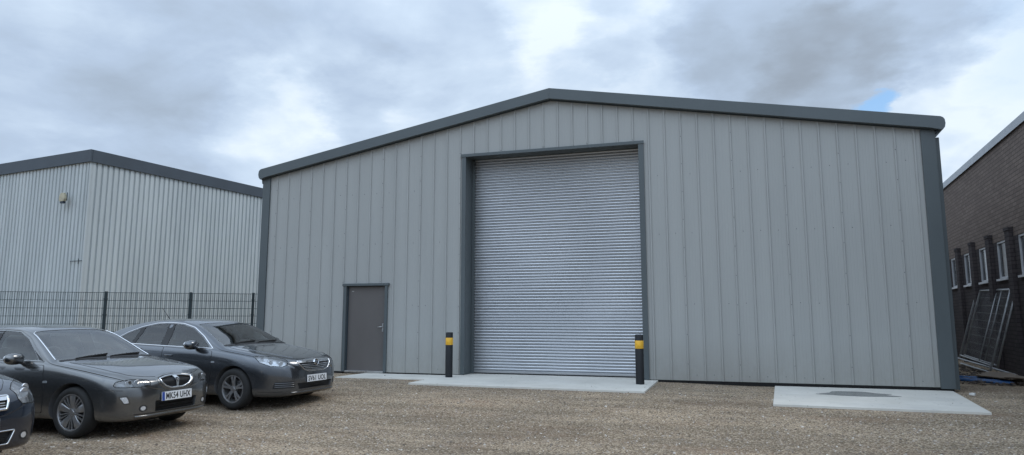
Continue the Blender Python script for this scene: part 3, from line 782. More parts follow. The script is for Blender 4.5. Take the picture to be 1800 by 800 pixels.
# side, back walls and inner dark block
b = MB(); hL, hR = top(XL+.02), top(XR-.02)
b.box(XL+.03, XL+.13, .02, DEP, 0, hL); b.build('side_wall', M['clad'], shed)
b = MB(); b.box(XR-.13, XR-.03, .02, DEP, 0, hR); b.build('side_wall', M['clad'], shed)
b = MB(); b.prism([(XL+.13, 0), (XR-.13, 0), (XR-.13, hR), (XC, HT), (XL+.13, hL)], DEP-.1, DEP, 'y'); b.build('back_wall', M['clad'], shed)
b = MB(); b.prism([(XL-.1, hL+.02), (XC, HT+.12), (XR+.1, hR+.02), (XR+.1, hR+.10), (XC, HT+.20), (XL-.1, hL+.10)], .03, DEP+.1, 'y'); b.build('roof', M['trim'], shed)
for q in ((XL+.14, DX0-.02, -.05, 3), (DX1+.02, OX0-.02, -.05, 3), (OX1+.02, XR-.14, -.05, 3)):
    b = MB(); b.box(q[0], q[1], .031, .06, q[2], q[3]); b.build('inner_liner', M['trim_dark'], shed)
for x0, x1 in ((XL+.02, DX0), (DX1, OX0), (OX1, XR-.02)):
    b = MB(); b.box(x0, x1, .004, .029, -.11, .004); b.build('base_gap_shade', M['seam'], shed)  # black strip, coloured as the shaded gap under the cladding
# corner trims
for x0, x1, sg in ((XL, XL+.225, 1), (XR-.25, XR, -1)):
    b = MB(); b.box(x0, x1, -.042, -.034, -.02, top((x0+x1)/2)-.02); b.box(x1-.008 if sg > 0 else x0, x1 if sg > 0 else x0+.008, -.033, .0, -.02, top((x0+x1)/2)-.02)
    b.box(x0 if sg > 0 else x1-.008, x0+.008 if sg > 0 else x1, -.033, .25, -.02, top((x0+x1)/2)-.02); b.build('corner_trim', M['trim'], shed)
# rainwater pipe behind the right corner
b = MB(); b.box(XR+.012, XR+.095, .06, .16, -.04, 4.90); b.build('downpipe', M['trim'], shed, bevel=.01)
# gable fascia with rounded eave ends
dy0, dy1 = -.16, -.05
def verge(xe, sg):
    # xe: outer end, sg -1 left, +1 right
    zt = lambda x: 6.69 - SL*abs(x-7.536) ; zbm = lambda x: 6.435-SL*abs(x-7.536)
    P = [(7.536, zt(7.536)), (7.536, zbm(7.536)), (xe-sg*.26, zbm(xe-sg*.26))]
    P += [(xe-sg*.06, zbm(xe)-.012), (xe-sg*.015, zbm(xe)+.045), (xe, zbm(xe)+.12), (xe-sg*.008, zt(xe)-.055), (xe-sg*.035, zt(xe)-.012), (xe-sg*.08, zt(xe-sg*.08))]
    if sg < 0: P = P[::-1]
    return P
b = MB(); b.prism(verge(-.52, -1), dy0, dy1, 'y'); b.build('verge_fascia', M['trim'], shed, bevel=.006)
b = MB(); b.prism(verge(15.585, 1), dy0, dy1, 'y'); b.build('verge_fascia', M['trim'], shed, bevel=.006)
b = MB()   # drip lip under the fascia
b.prism([(XL+.1, 6.437-SL*(7.536-XL-.1)), (7.536, 6.437), (XR-.1, 6.437-SL*(XR-.1-7.536)), (XR-.1, 6.416-SL*(XR-.1-7.536)), (7.536, 6.416), (XL+.1, 6.416-SL*(7.536-XL-.1))], -.049, -.031, 'y'); b.build('drip_flashing', M['trim_dark'], shed)
# eaves gutters running back
for sg, xe, xw in ((-1, -.50, XL), (1, 15.565, XR)):
    z = 5.19-.0; b = MB(); P = [(xw, z-.30), (xw+sg*.02, z-.30), (xe-sg*.015, z-.17), (xe, z-.1), (xe, z+.0), (xe-sg*.02, z-.02), (xe-sg*.03, z-.15), (xw, z-.26)]
    if sg > 0: P = P[::-1]
    b.prism(P, dy1, DEP, 'y'); b.build('gutter', M['trim'], shed)
# shutter opening: face trims, reveals, header
SD = .46
b = MB(); b.box(OX0, OX0+.1, -.044, -.036, 0, OZ); b.box(OX0+.092, OX0+.1, -.036, SD+.03, 0, OZ-.002); b.box(OX0, OX0+.008, -.036, 0, 0, OZ); b.build('door_jamb', M['trim'], shed)
b = MB(); b.box(OX1-.117, OX1, -.044, -.036, 0, OZ); b.box(OX1-.117, OX1-.109, -.036, SD+.03, 0, OZ-.002); b.box(OX1-.008, OX1, -.036, 0, 0, OZ); b.build('door_jamb', M['trim'], shed)
b = MB(); b.box(OX0-.03, OX1+.01, -.058, -.046, OZ-.055, OZ+.014); b.box(OX0+.101, OX1-.118, -.045, SD+.03, OZ-.03, OZ-.022); b.build('door_header', M['trim'], shed)
# roller shutter: curved interlocking laths as real profile
sh = MB(); xa, xb = OX0+.15, OX1-.152; z = .075; P = []
while z < OZ-.07:
    P += [(SD+.016, z), (SD+.010, z+.004), (SD-.004, z+.012), (SD-.0105, z+.024), (SD-.0115, z+.036), (SD-.0075, z+.047), (SD+.001, z+.056), (SD+.013, z+.0635), (SD+.016, z+.066)]
    z += .069
rowv = []
for x in (xa, xb): rowv.append([sh.bm.verts.new((x, p[0], p[1])) for p in P])
for i in range(len(P)-1): sh.bm.faces.new((rowv[0][i], rowv[1][i], rowv[1][i+1], rowv[0][i+1])).smooth = (i % 9) not in (7, 8)
shut = sh.build('roller_shutter', M['galv'], shed)
for x0, x1 in ((OX0+.102, OX0+.165), (OX1-.165, OX1-.119)):
    b = MB(); b.box(x0, x1, SD-.05, SD-.02, .0, OZ-.066); b.build('guide_rail', M['trim'], shut)
b = MB(); b.box(xa, xb, SD-.022, SD+.02, .022, .075); b.build('bottom_rail', M['galv'], shut, bevel=.004)
b = MB(); b.box(xa, xb, SD-.016, SD+.012, -.006, .021); b.build('rubber_seal', M['rubber'], shut)
b = MB(); b.box(OX0+.1, OX1-.1, SD+.04, SD+.06, 0, OZ); b.build('shutter_backing', M['seam'], shut)
# personnel door
dr = MB(); dr.box(DX0+.10, DX1-.085, .045, .09, .03, DZ-.075); door = dr.build('door', M['door'], shed, bevel=.003)
b = MB()
b.box(DX0, DX0+.075, -.046, .06, 0, DZ-.06); b.box(DX1-.075, DX1, -.046, .06, 0, DZ-.06); b.box(DX0-.035, DX1+.035, -.058, .06, DZ-.06, DZ)
b.build('door_frame', M['trim'], shed, bevel=.003)
b = MB(); b.box(DX0+.075, DX0+.098, .02, .06, .02, DZ-.062); b.box(DX1-.083, DX1-.077, .02, .06, .02, DZ-.062); b.box(DX0+.099, DX1-.084, .02, .06, DZ-.074, DZ-.062); b.build('inner_frame', M['trim_dark'], shed)
b = MB(); b.box(DX0+.076, DX1-.076, -.03, .10, -.02, .027); b.build('threshold', M['steel'], shed, bevel=.004)
b = MB(); b.box(DX1-.165, DX1-.13, .036, .046, .98, 1.18); b.tube([(DX1-.148, .04, 1.10), (DX1-.148, -.005, 1.10), (DX1-.165, -.014, 1.10), (DX1-.27, -.014, 1.095)], .009); b.lathe([(.014, .03), (.014, .04)], c=(DX1-.148, 0, 1.02), n=12); b.build('handle', M['steel'], door, bevel=0)
b = MB(); b.box(DX0+.19, DX0+.25, .0425, .0445, DZ-.2, DZ-.185); b.build('maker_label', M['steel'], door)

# ------------------------------------------------------------------ bollards
def bollard(x, y, label, h=1.0, r=.074):
    t = empty('bollard', (x, y, -.008)); tag(t, label, 'bollard', 'black bollards guarding the roller shutter')
    b = MB(); b.lathe([(r, -.01), (r, h-.012), (r-.012, h), (0, h)], 'z', 32); b.build('post', M['black_paint'], t, smooth=50)
    b = MB(); b.lathe([(r+.0015, h-.28), (r+.003, h-.278), (r+.003, h-.122), (r+.0015, h-.12)], 'z', 32); b.build('reflective_band', M['yellow'], t, smooth=50)
bollard(5.29, -.66, 'black bollard with yellow band at the left side of the roller shutter', 1.0, .081)
bollard(9.60, -.98, 'black bollard with yellow band at the right side of the roller shutter', .99, .085)

# ------------------------------------------------------------------ neighbour shed on the left
ns = empty('corrugated_shed', (-9.07, 2.05, -.2), 0); tag(ns, 'pale corrugated metal shed with a dark fascia behind the mesh fence', 'building')
ra = math.radians(-7.5); ns.rotation_euler = (0, 0, ra)
NZ = 6.82
def corr(L_, along_x):
    bm = bmesh.new(); pts = []; i = 0; p = .2; s = 0
    while s < L_:
        pts += [(s, 0), (s+.014, .045), (s+.134, .045), (s+.148, 0)]; s += p
    pts.append((L_, 0)); rows = []
    for a, d in pts:
        q = (-a, -d) if along_x else (d, a)
        rows.append((bm.verts.new((q[0], q[1], .0)), bm.verts.new((q[0], q[1], NZ))))
    for r0, r1 in zip(rows, rows[1:]): bm.faces.new((r0[0], r1[0], r1[1], r0[1]))
    return bm
fa = [(-1, 0)]
for ax in (True, False):
    bm = corr(16 if ax else 26, ax); bmesh.ops.recalc_face_normals(bm, faces=bm.faces); me = bpy.data.meshes.new('wall_sheeting'); bm.to_mesh(me); bm.free(); link('wall_sheeting', me, M['sheet'], ns)
b = MB(); b.box(-.05, .045, -.045, .05, 0, NZ); b.build('corner_flashing', M['sheet'], ns)
b = MB(); b.prism([(-16, NZ+.36), (-16, NZ-.06), (.10, NZ-.06), (.10, NZ+.36)], -.11, -.04, 'y'); b.build('fascia', M['fascia'], ns)
b = MB(); b.box(.04, .11, -.0395, 26, NZ-.06, NZ+.358); b.build('fascia', M['fascia'], ns)
b = MB(); b.box(-16, .05, 0.06, 26, NZ+.12, NZ+.22); b.build('roof', M['fascia'], ns)
b = MB(); b.box(-16, -.06, .06, .1, 0, NZ); b.box(-.12, -.06, .1, 26, 0, NZ); b.box(-16, -15.9, .1, 26, 0, NZ); b.build('inner_wall', M['fascia'], ns)
b = MB(); b.bar((.0, -.052, 3.4), (-.62, -.052, 3.4), .02, .02); b.bar((-.18, -.055, 3.3), (-.18, -.055, 3.48), .014, .014); b.build('wall_bracket', M['fascia'], ns)
# alarm box on its wall
al = empty('alarm_box', (-10.05, 2.0, 5.36), ra); tag(al, 'weathered cream alarm bell box high on the pale corrugated shed wall', 'alarm box')
b = MB(); b.prism([(-.15, -.04), (-.12, .10), (-.06, .17), (.06, .17), (.12, .10), (.15, -.04), (.11, -.12), (-.11, -.12)], -.13, -.035, 'y'); b.build('cover', M['cream'], al, bevel=.012)
b = MB(); b.box(-.09, .09, -.12, -.03, -.19, -.121); b.build('strobe', M['dark_plastic'], al, bevel=.01)
b = MB(); b.box(.15, .17, -.05, -.03, -.1, .18); b.build('cable', M['fascia'], al)

# ------------------------------------------------------------------ mesh fence
fe = tag(empty('mesh_fence', (0, 0, 0)), 'dark green welded mesh fence with square posts behind the parked cars', 'fence')
d = Vector((-1.68, -1.15, 0)).normalized(); P1 = Vector((-3.94, -1.5, 0)); ztop = 1.975
posts = [Vector((-1.02, .6, 0)), Vector((-2.26, -.35, 0)), P1]; 
posts = [Vector((-1.02, .52, 0))+0*d, Vector((-2.30, -.375, 0)), Vector((-3.95, -1.505, 0))]
posts += [P1+d*2.5, P1+d*5.0, P1+d*7.5]; end = Vector((-.50, .88, 0))
for q in posts:
    b = MB(); b.box(-.034, .034, -.034, .034, -.25, ztop+.02); o = b.build('post', M['green_post'], fe, bevel=.004); o.location = q; o.rotation_euler.z = math.atan2(d.y, d.x)
    for z in (.2, .6, 1.0, 1.4, 1.8):
        b = MB(); b.box(-.04, .04, -.05, .05, z-.02, z+.02); b.build('clamp', M['green_post'], o, bevel=.004)
seq = [end]+posts
for a, c in zip(seq, seq[1:]):
    b = MB(); a2, c2 = a.copy(), c.copy(); dd = (c2-a2).normalized(); ln = (c2-a2).length; nn = dd.cross(Vector((0, 0, 1)))*.008
    for k in range(11):
        z = ztop-.01-.2*k
        if z < -.2: break
        for sg in (-1, 1): b.bar(a2+nn*sg+Vector((0, 0, z)), c2+nn*sg+Vector((0, 0, z)), .011, .011)
    n_ = int(ln/.05)
    for k in range(n_+1):
        p = a2+dd*(k*.05+.02); b.bar(p+Vector((0, 0, -.2)), p+Vector((0, 0, ztop)), .0065, .0065, up=(1, 0, 0))
    b.build('mesh_panel', M['green_post'], fe)

# ------------------------------------------------------------------ brick building on the right
rb = empty('brick_building', (17.73, -.17, 0)); tag(rb, 'dark brown brick building with piers and narrow white framed windows beyond the right corner', 'building')
ang = math.atan2(11.896-2.723, 18.728-17.969)-PI/2; rb.rotation_euler = (0, 0, ang)
# local: wall face at x=0 facing -x, running along +y; y_local = world distance from (17.73,-.17)
RH = 5.87; W0, W1 = -6, 17.5; wins = [3.13+1.86*k for k in range(-1, 6)]; WZ0, WZ1 = 2.33, 3.30
b = MB(); prev = W0
cutw = [(y+.17+.02, y+.17+.92) for y in wins]
for a, c in cutw:
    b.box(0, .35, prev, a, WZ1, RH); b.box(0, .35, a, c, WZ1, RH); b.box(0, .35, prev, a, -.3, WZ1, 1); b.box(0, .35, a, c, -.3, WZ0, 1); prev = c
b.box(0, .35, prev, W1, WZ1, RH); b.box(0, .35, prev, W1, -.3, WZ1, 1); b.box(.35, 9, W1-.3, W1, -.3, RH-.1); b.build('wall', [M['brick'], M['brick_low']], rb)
b = MB(); b.box(.2, 9, W0, W1, RH-.2, RH-.05); b.build('roof', M['trim_dark'], rb)
b = MB(); b.box(-.06, .40, W0-.02, W1+.05, RH, RH+.07); b.box(-.06, -.045, W0-.02, W1+.05, RH-.13, RH); b.build('coping', M['coping'], rb)
for a, c in cutw:
    b = MB()
    for y0, y1, z0, z1 in ((a, c, WZ0, WZ0+.05), (a, c, WZ1-.05, WZ1), (a, a+.055, WZ0+.05, WZ1-.05), (c-.055, c, WZ0+.05, WZ1-.05)): b.box(.015, .09, y0, y1, z0, z1)
    w = b.build('window', M['white_frame'], rb)
    b = MB(); b.box(.05, .06, a+.05, c-.05, WZ0+.05, WZ1-.05); b.build('pane', M['pane_dark'], w)
    b = MB(); b.box(-.06, .012, a-.04, c+.04, WZ0-.055, WZ0-.003); b.build('sill', M['white_frame'], w)
    y = a-.48
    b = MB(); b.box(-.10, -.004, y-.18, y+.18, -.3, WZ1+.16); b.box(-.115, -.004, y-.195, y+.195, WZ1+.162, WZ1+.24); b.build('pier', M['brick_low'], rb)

# ------------------------------------------------------------------ leaning mesh panels and rubble by the brick wall
def lean(name, p0, p1, lean_top, h, label, mesh=True):
    """p0,p1 = bottom ends; lean_top = horizontal offset of the top edge"""
    t = tag(empty(name, p0), label, 'fence panel', 'temporary fence panels leaning on the brick wall')
    p0 = Vector(p0); a = Vector(p1)-p0; up = Vector((lean_top[0], lean_top[1], h)); o = Vector((0, 0, 0)); r = .025
    L_ = a.length; ad = a.normalized()
    b = MB(); b.tube([o, up*.965, up*.99+ad*.03, up+ad*.07, up+ad*(L_-.07), up*.99+ad*(L_-.03), up*.965+a, a], r, 8); b.tube([o+up*.06, a+up*.06], r*.8, 8); b.build('tube_frame', M['galv_tube'], t)
    b = MB(); b.tube([up*.06+ad*L_*.36, up*.99+ad*L_*.36], r*.6, 6); b.build('upright', M['galv_tube'], t)
    if mesh:
        b = MB(); n = int(L_/.11)
        for k in range(1, n): q = ad*(L_*k/n); b.bar(q+up*.06, q+up, .002)
        for k in range(1, 9): b.bar(up*(.06+.94*k/9), a+up*(.06+.94*k/9), .0025)
        b.build('wire_mesh', M['galv_tube'], t)
lean('mesh_panel_frame', (17.42, 4.55, .03), (17.72, 7.95, .12), (.74, .45), 2.0, 'front leaning steel mesh panel with a cross frame, nearest to the grey shed')
lean('mesh_panel_frame', (17.58, 4.66, .03), (17.86, 8.05, .12), (.54, -.12), 1.98, 'rear leaning steel mesh panel, tight against the brick wall behind the other panel')
t = MB(); t.tube([(17.42, 2.98, .05), (17.57, 7.9, .19)], .024); tag(t.build('steel_tube', M['galv_tube']), 'long galvanised steel tube lying along the foot of the leaning panels', 'tube')
t = MB(); t.tube([(17.25, 3.4, .0), (17.38, 6.6, .08)], .022); tag(t.build('steel_tube', M['galv_tube']), 'shorter galvanised tube lying in front of the leaning panels on the soil', 'tube')
for k, (p, q, lab) in enumerate((((15.82, 2.6, -.03), (16.95, 1.72, -.03), 'blue plastic pipe lying nearest the camera by the shed corner'), ((15.85, 2.95, -.03), (17.0, 2.1, -.03), 'blue plastic pipe in the middle of the three on the ground'), ((15.95, 3.3, -.02), (16.9, 2.75, -.02), 'blue plastic pipe farthest back, half under the boards'))):
    b = MB(); b.tube([p, ((p[0]+q[0])/2, (p[1]+q[1])/2+.03, p[2]), q], .032, 10); tag(b.build('blue_pipe', M['blue_pipe']), lab, 'pipe', 'blue pipes on the ground by the brick wall')
def rough_block(name, pts, z0, z1, mat, label, cat, group=None, tilt=0):
    b = MB(); b.prism(pts, z0, z1, 'z'); 
    for v in b.bm.verts: v.co.z += tilt*(v.co.x-pts[0][0])+rnd.uniform(-.006, .006)
    o = b.build(name, mat, bevel=.006); return tag(o, label, cat, group)
rough_block('board', [(16.62, 2.85), (16.95, 1.85), (17.25, 2.1), (17.42, 3.3), (17.1, 3.75)], .02, .05, M['timber'], 'weathered brown board lying on the blue pipes', 'board', tilt=.05)
rough_block('board', [(16.85, 1.95), (17.3, 1.7), (17.42, 1.95), (17.0, 2.15)], .065, .085, M['timber'], 'small broken board on top of the larger board', 'board')
rough_block('rubble_block', [(17.15, 2.25), (17.42, 2.05), (17.6, 2.3), (17.3, 2.6)], -.1, .09, M['timber'], 'rough rubble block beside the boards at the right edge', 'rubble', tilt=-.1)
rough_block('white_pebble', [(15.42, -.72), (15.5, -.75), (15.54, -.68), (15.46, -.65)], -.06, -.02, M['white_stone'], 'small white pebble on the gravel right of the pale pad', 'stone')
bm = bmesh.new()
for i in range(900):
    x, y = rnd.uniform(15.6, 17.9), rnd.uniform(1.2, 8); 
    if x > 17.45+(y-1.2)*.06: continue
    r = rnd.uniform(.01, .05); b0 = len(bm.verts); vs = [bm.verts.new((x+p[0]*r*rnd.uniform(.7, 1.4), y+p[1]*r*rnd.uniform(.7, 1.3), -.03+p[2]*r*.6)) for p in ico]
    for f in icf: bm.faces.new([vs[k] for k in f])
me = bpy.data.meshes.new('rubble'); bm.to_mesh(me); bm.free(); o = link('rubble', me, M['brown_soil']); o['kind'] = 'stuff'; o['label'] = 'dark soil and rubble between the shed and the brick wall'; o['category'] = 'rubble'

# ------------------------------------------------------------------ cars
def to2(fr, pts): return [(Vector(p).dot(fr.u), Vector(p).dot(fr.v)) for p in pts]
def lamp_frame(deg, tilt):
    a = math.radians(deg); d = Vector((math.cos(a), -math.sin(a), 0)); u = Vector((math.sin(a), math.cos(a), 0)); b = math.radians(tilt)
    return Frame(d*math.cos(b)+Vector((0, 0, 1))*math.sin(b), u, Vector((0, 0, 1))*math.cos(b)-d*math.sin(b))
def screen_frame(base, topp):
    (xb_, zb_), (xt, zt) = base, topp; v = Vector((xt-xb_, 0, zt-zb_)).normalized(); n = Vector((v.z, 0, -v.x))
    if n.z < 0: n = -n
    return Frame(n, (0, 1, 0), v, ((xb_+xt)/2, 0, (zb_+zt)/2)), math.hypot(xt-xb_, zt-zb_)

def build_car(spec, cfg, name, label, loc, rz, paint):
    root = empty(name, loc, rz); tag(root, label, 'car', 'cars parked side by side on the gravel')
    B = Body(spec); pm = M[paint]; R = cfg['R']; wb = cfg['wb']
    ar = MB()
    for x in (0, -wb):
        for sg in (-1, 1):
            y0, y1 = sorted((sg*.52, sg*1.2)); n = 40
            pts = [(x+(R+.048)*math.cos(2*PI*k/n), R+.0+(R+.048)*math.sin(2*PI*k/n)) for k in range(n)]; ar.prism(pts, y0, y1, 'y')
    # lamp and grille cavities
    lf = lamp_frame(*cfg['lamp_dir']); lo = rc(to2(lf, cfg['lamp']), .012)
    def cavity(fr, ol, depth, mirror=False, mb=None):
        hits = [B.cast(fr, a, b)[0] for a, b in ol]; dm = min((h-fr.o).dot(fr.d) for h in hits)
        for m in ((False, True) if mirror else (False,)): B.prism(mb, ol, fr, dm-depth, dm+1.2, m)
        return dm
    cavity(lf, lo, .05, True, ar)
    gr = rc(cfg['grille'], cfg.get('grille_r', .02)); cavity(FRONT, gr, .03, False, ar)
    ik = rc(cfg['intake'], .015); cv2 = MB(); cavity(FRONT, ik, .05, False, cv2)
    sw = MB()
    wins = [rc(o, .02) for o in cfg['side_windows']]
    for o in wins: B.prism(sw, o, SIDE, -1.3, 1.3)
    ws, wl = screen_frame(*cfg['screen']); wo = rc([(-cfg['sw'][0], -wl/2), (-cfg['sw'][0]*.5, -wl/2-.012, .1), (0, -wl/2-.016, .1), (cfg['sw'][0]*.5, -wl/2-.012, .1), (cfg['sw'][0], -wl/2), (cfg['sw'][1], wl/2), (0, wl/2+.012, .2), (-cfg['sw'][1], wl/2)], .04)
    rs, rl = screen_frame(*cfg['rear_screen']); ro = rc([(-cfg['rw'][0], -rl/2), (cfg['rw'][0], -rl/2), (cfg['rw'][1], rl/2), (-cfg['rw'][1], rl/2)], .05)
    fs = MB(); B.prism(fs, wo, ws, -.13, .3); B.prism(fs, ro, rs, -.13, .3)
    body = B.finish(root, pm, M['lining'], [ar, cv2, sw, fs], cfg['cabin'])
    B.patch('windscreen', wo, ws, M['glass'], root, off=-.004, skirt=0, step=.07)
    if cfg.get('screen_trim'):
        for sg in (-1, 1): B.ribbon('screen_trim', [(sg*(cfg['sw'][0]+.012), -wl/2+.03), (sg*((cfg['sw'][0]+cfg['sw'][1])/2+.012), 0), (sg*(cfg['sw'][1]+.012), wl/2-.03), (sg*(cfg['sw'][1]-.04), wl/2+.012)], ws, M['chrome'], root, w=.014, h=.006)
    B.patch('rear_screen', ro, rs, M['glass'], root, off=-.004, skirt=0, step=.1)
    for m, sgn in ((False, -1), (True, 1)):
        for o in wins: B.patch('side_window', o, SIDE, M['glass_side'], root, off=-.004, skirt=0, step=.1, mirror=m)
        for pl in cfg['pillars']: B.patch('pillar_trim', pl, SIDE, M['black'], root, off=.001, skirt=.004, step=.1, mirror=m)
        if cfg.get('dlo'): B.ribbon('window_surround', rc(cfg['dlo'], .03), SIDE, M[cfg.get('dlo_mat', 'chrome')], root, w=cfg.get('dlo_w', .016), h=.006, closed=True, mirror=m)
        for dn, ol in (('front_door', cfg['fdoor']), ('rear_door', cfg['rdoor'])):
            o = rc(ol, .03); d = B.patch(dn, o, SIDE, pm, root, off=.0035, skirt=.004, step=.09, mirror=m)
            B.ribbon('door_seam', o, SIDE, M['seam'], d, w=.016, h=.0008, closed=True, mirror=m)
            hx = min(p[0] for p in ol)+.10; hz = cfg['handle_z']
            hb = MB(); q, n = B.cast(SIDE, hx, hz)
            hb.tube([(hx-.0, sgn*(abs(q.y)-.004), hz), (hx+.015, sgn*(abs(q.y)+.032), hz), (hx+.15, sgn*(abs(q.y)+.032), hz), (hx+.165, sgn*(abs(q.y)-.004), hz)], .011)
            hb.build('handle', pm if not cfg.get('chrome_handle') else M['chrome'], d)
        B.patch('side_repeater', rc([(cfg['rep'][0]-.035, cfg['rep'][1]-.014), (cfg['rep'][0]+.04, cfg['rep'][1]-.012), (cfg['rep'][0]+.03, cfg['rep'][1]+.016), (cfg['rep'][0]-.03, cfg['rep'][1]+.014)], .01), SIDE, M['reflector'], root, off=.004, skirt=.004, mirror=m)
        mirror_part(root, cfg['mirror'], sgn, pm, cfg.get('mirror_sz', (.07, .115, .072)))
        # headlamp
        house = B.patch('headlight', lo, lf, M[cfg.get('house', 'lamp_house')], root, off=-.045, skirt=0, step=.05, mirror=m)
        B.patch('lens', lo, lf, M['lens'], house, off=.0015, skirt=.004, step=.05, mirror=m)
        B.ribbon('lamp_seal', lo, lf, M['seam'], house, w=.010, h=.0025, closed=True, mirror=m)
        for (p3, r) in cfg['bowls']:
            a, b_ = Vector(p3).dot(lf.u), Vector(p3).dot(lf.v); q, n = B.cast(lf, a, b_); q = q-n*.012; ax = Vector((1, -.25, 0)).normalized()
            bb = MB(); bb.lathe([(r, 0), (r*.97, -.006), (r*.7, -.030), (r*.34, -.042), (0, -.043)], 'x', 24); bb.lathe([(r*1.06, .002), (r, .004), (r, -.01), (r*1.06, -.012)], 'x', 24, closed=True); bb.lathe([(0, -.012), (r*.2, -.014), (r*.22, -.043)], 'x', 12)
            bo = bb.build('lamp_bowl', M['reflector'], house, smooth=40); rot = ax.to_track_quat('X', 'Z').to_matrix().to_4x4(); mm = Matrix.Translation(q-ax*.006) @ rot
            for v in bo.data.vertices:
                v.co = mm @ v.co
                if m: v.co.y *= -1
            if m: bo.data.flip_normals()
        tl = B.patch('tail_light', rc(cfg['tail'], .02), lamp_frame_r, M['red_lens'], root, off=.006, skirt=.01, step=.06, mirror=m)
        if cfg.get('fog'):
            a, b_, r = cfg['fog']; q, n = B.cast(FRONT, a, b_)
            fo = [(a+r*1.25*math.cos(k*PI/8), b_+r*math.sin(k*PI/8)) for k in range(16)]
            f_ = B.patch('fog_light', fo, FRONT, M['black'], root, off=.001, skirt=.004, step=.04, mirror=m)
            B.patch('lens', [(a+(p[0]-a)*.6, b_+(p[1]-b_)*.66) for p in fo], FRONT, M['lamp_house'], f_, off=.003, skirt=.004, step=.03, mirror=m)
    # rocker, bonnet, boot seams
    bo = rc(cfg['bonnet'], .05); bn = B.patch('bonnet', bo, TOP, pm, root, off=.003, skirt=.004, step=.07)
    B.ribbon('bonnet_seam', bo, TOP, M['seam'], bn, w=.014, h=.0008, closed=True)
    B.ribbon('rear_seam', cfg['boot'], TOP, M['seam'], root, w=.01, h=.001)
    for ln in cfg.get('seams_side', []):
        for m in (False, True): B.ribbon('bumper_seam', ln, SIDE, M['seam'], root, w=.008, h=.001, mirror=m)
    # scuttle and wipers
    q = cfg['screen'][0]
    sc = B.patch('scuttle_panel', rc([(-cfg['sw'][0], -wl/2-.055), (0, -wl/2-.075, .2), (cfg['sw'][0], -wl/2-.055), (cfg['sw'][0], -wl/2-.008), (0, -wl/2-.022, .2), (-cfg['sw'][0], -wl/2-.008)], .01), ws, M['black'], root, off=.004, skirt=.006, step=.05)
    for y0, y1, hh in ((-.52, .02, .02), (.02, .58, .02)):
        L_ = [(y0, -wl/2-.03), (y0*.6+y1*.4, -wl/2+.008), (y1, -wl/2+.045)]
        B.ribbon('wiper', catmull(L_, 4), ws, M['black'], root, w=.014, h=.022)
    # cabin
    s = cfg['cab']
    for y in (-.37, .37): seat(root, s['front'], y)
    seat(root, s['rear'], 0, 1.2, True)
    d = MB(); d.prism([(s['dash'], .55), (s['dash']-.14, .60), (s['dash']-.18, s['dz']-.04), (s['dash']-.10, s['dz']), (s['dash']+.25, s['dz']-.01), (s['dash']+.25, .5)], -.62, .62, 'y'); d.build('dashboard', M['lining'], root, bevel=.015)
    st = MB(); c = Vector((s['dash']-.30, -.37, s['dz']-.0)); ax = Vector((-.9, 0, .42)).normalized(); e1 = Vector((0, 1, 0)); e2 = ax.cross(e1)
    st.tube([c+(e1*math.cos(k*PI/12)+e2*math.sin(k*PI/12))*.18 for k in range(24)], .015, 8, closed=True); st.bar(c-e1*.17, c+e1*.17, .05, .02, up=ax); st.bar(c, c-ax*.22, .06)
    st.build('steering_wheel', M['lining'], root)
    rmv = MB(); ellip(rmv, (cfg['screen'][1][0]-.02, 0, cfg['screen'][1][1]-.085), (.018, .11, .032), 14, 8, px=.8); rmv.build('rear_view_mirror', M['black'], root, smooth=60)
    # wheels
    for x in (0, -wb):
        for sgn in (-1, 1):
            wheel(root, (x, sgn*(cfg['track']-.105), R), sgn, R, cfg['rim'], .21, cfg['wheel'])
    # underside pan, dark
    u = MB(); u.box(-wb-.6, .55, -.50, .50, .16, .235); u.build('underbody', M['seam'], root)
    cfg['front'](B, root, pm)
    return root, B
lamp_frame_r = Frame(Vector((-math.cos(.6), -math.sin(.6), 0)), Vector((-math.sin(.6), math.cos(.6), 0)), (0, 0, 1))

def tailo(x, y, z0, z1): return [(v.dot(lamp_frame_r.u), v.z) for v in (Vector((x, -y, z0)), Vector((x+.02, -y+.3, z0+.02)), Vector((x+.02, -y+.3, z1-.02)), Vector((x, -y, z1)))]

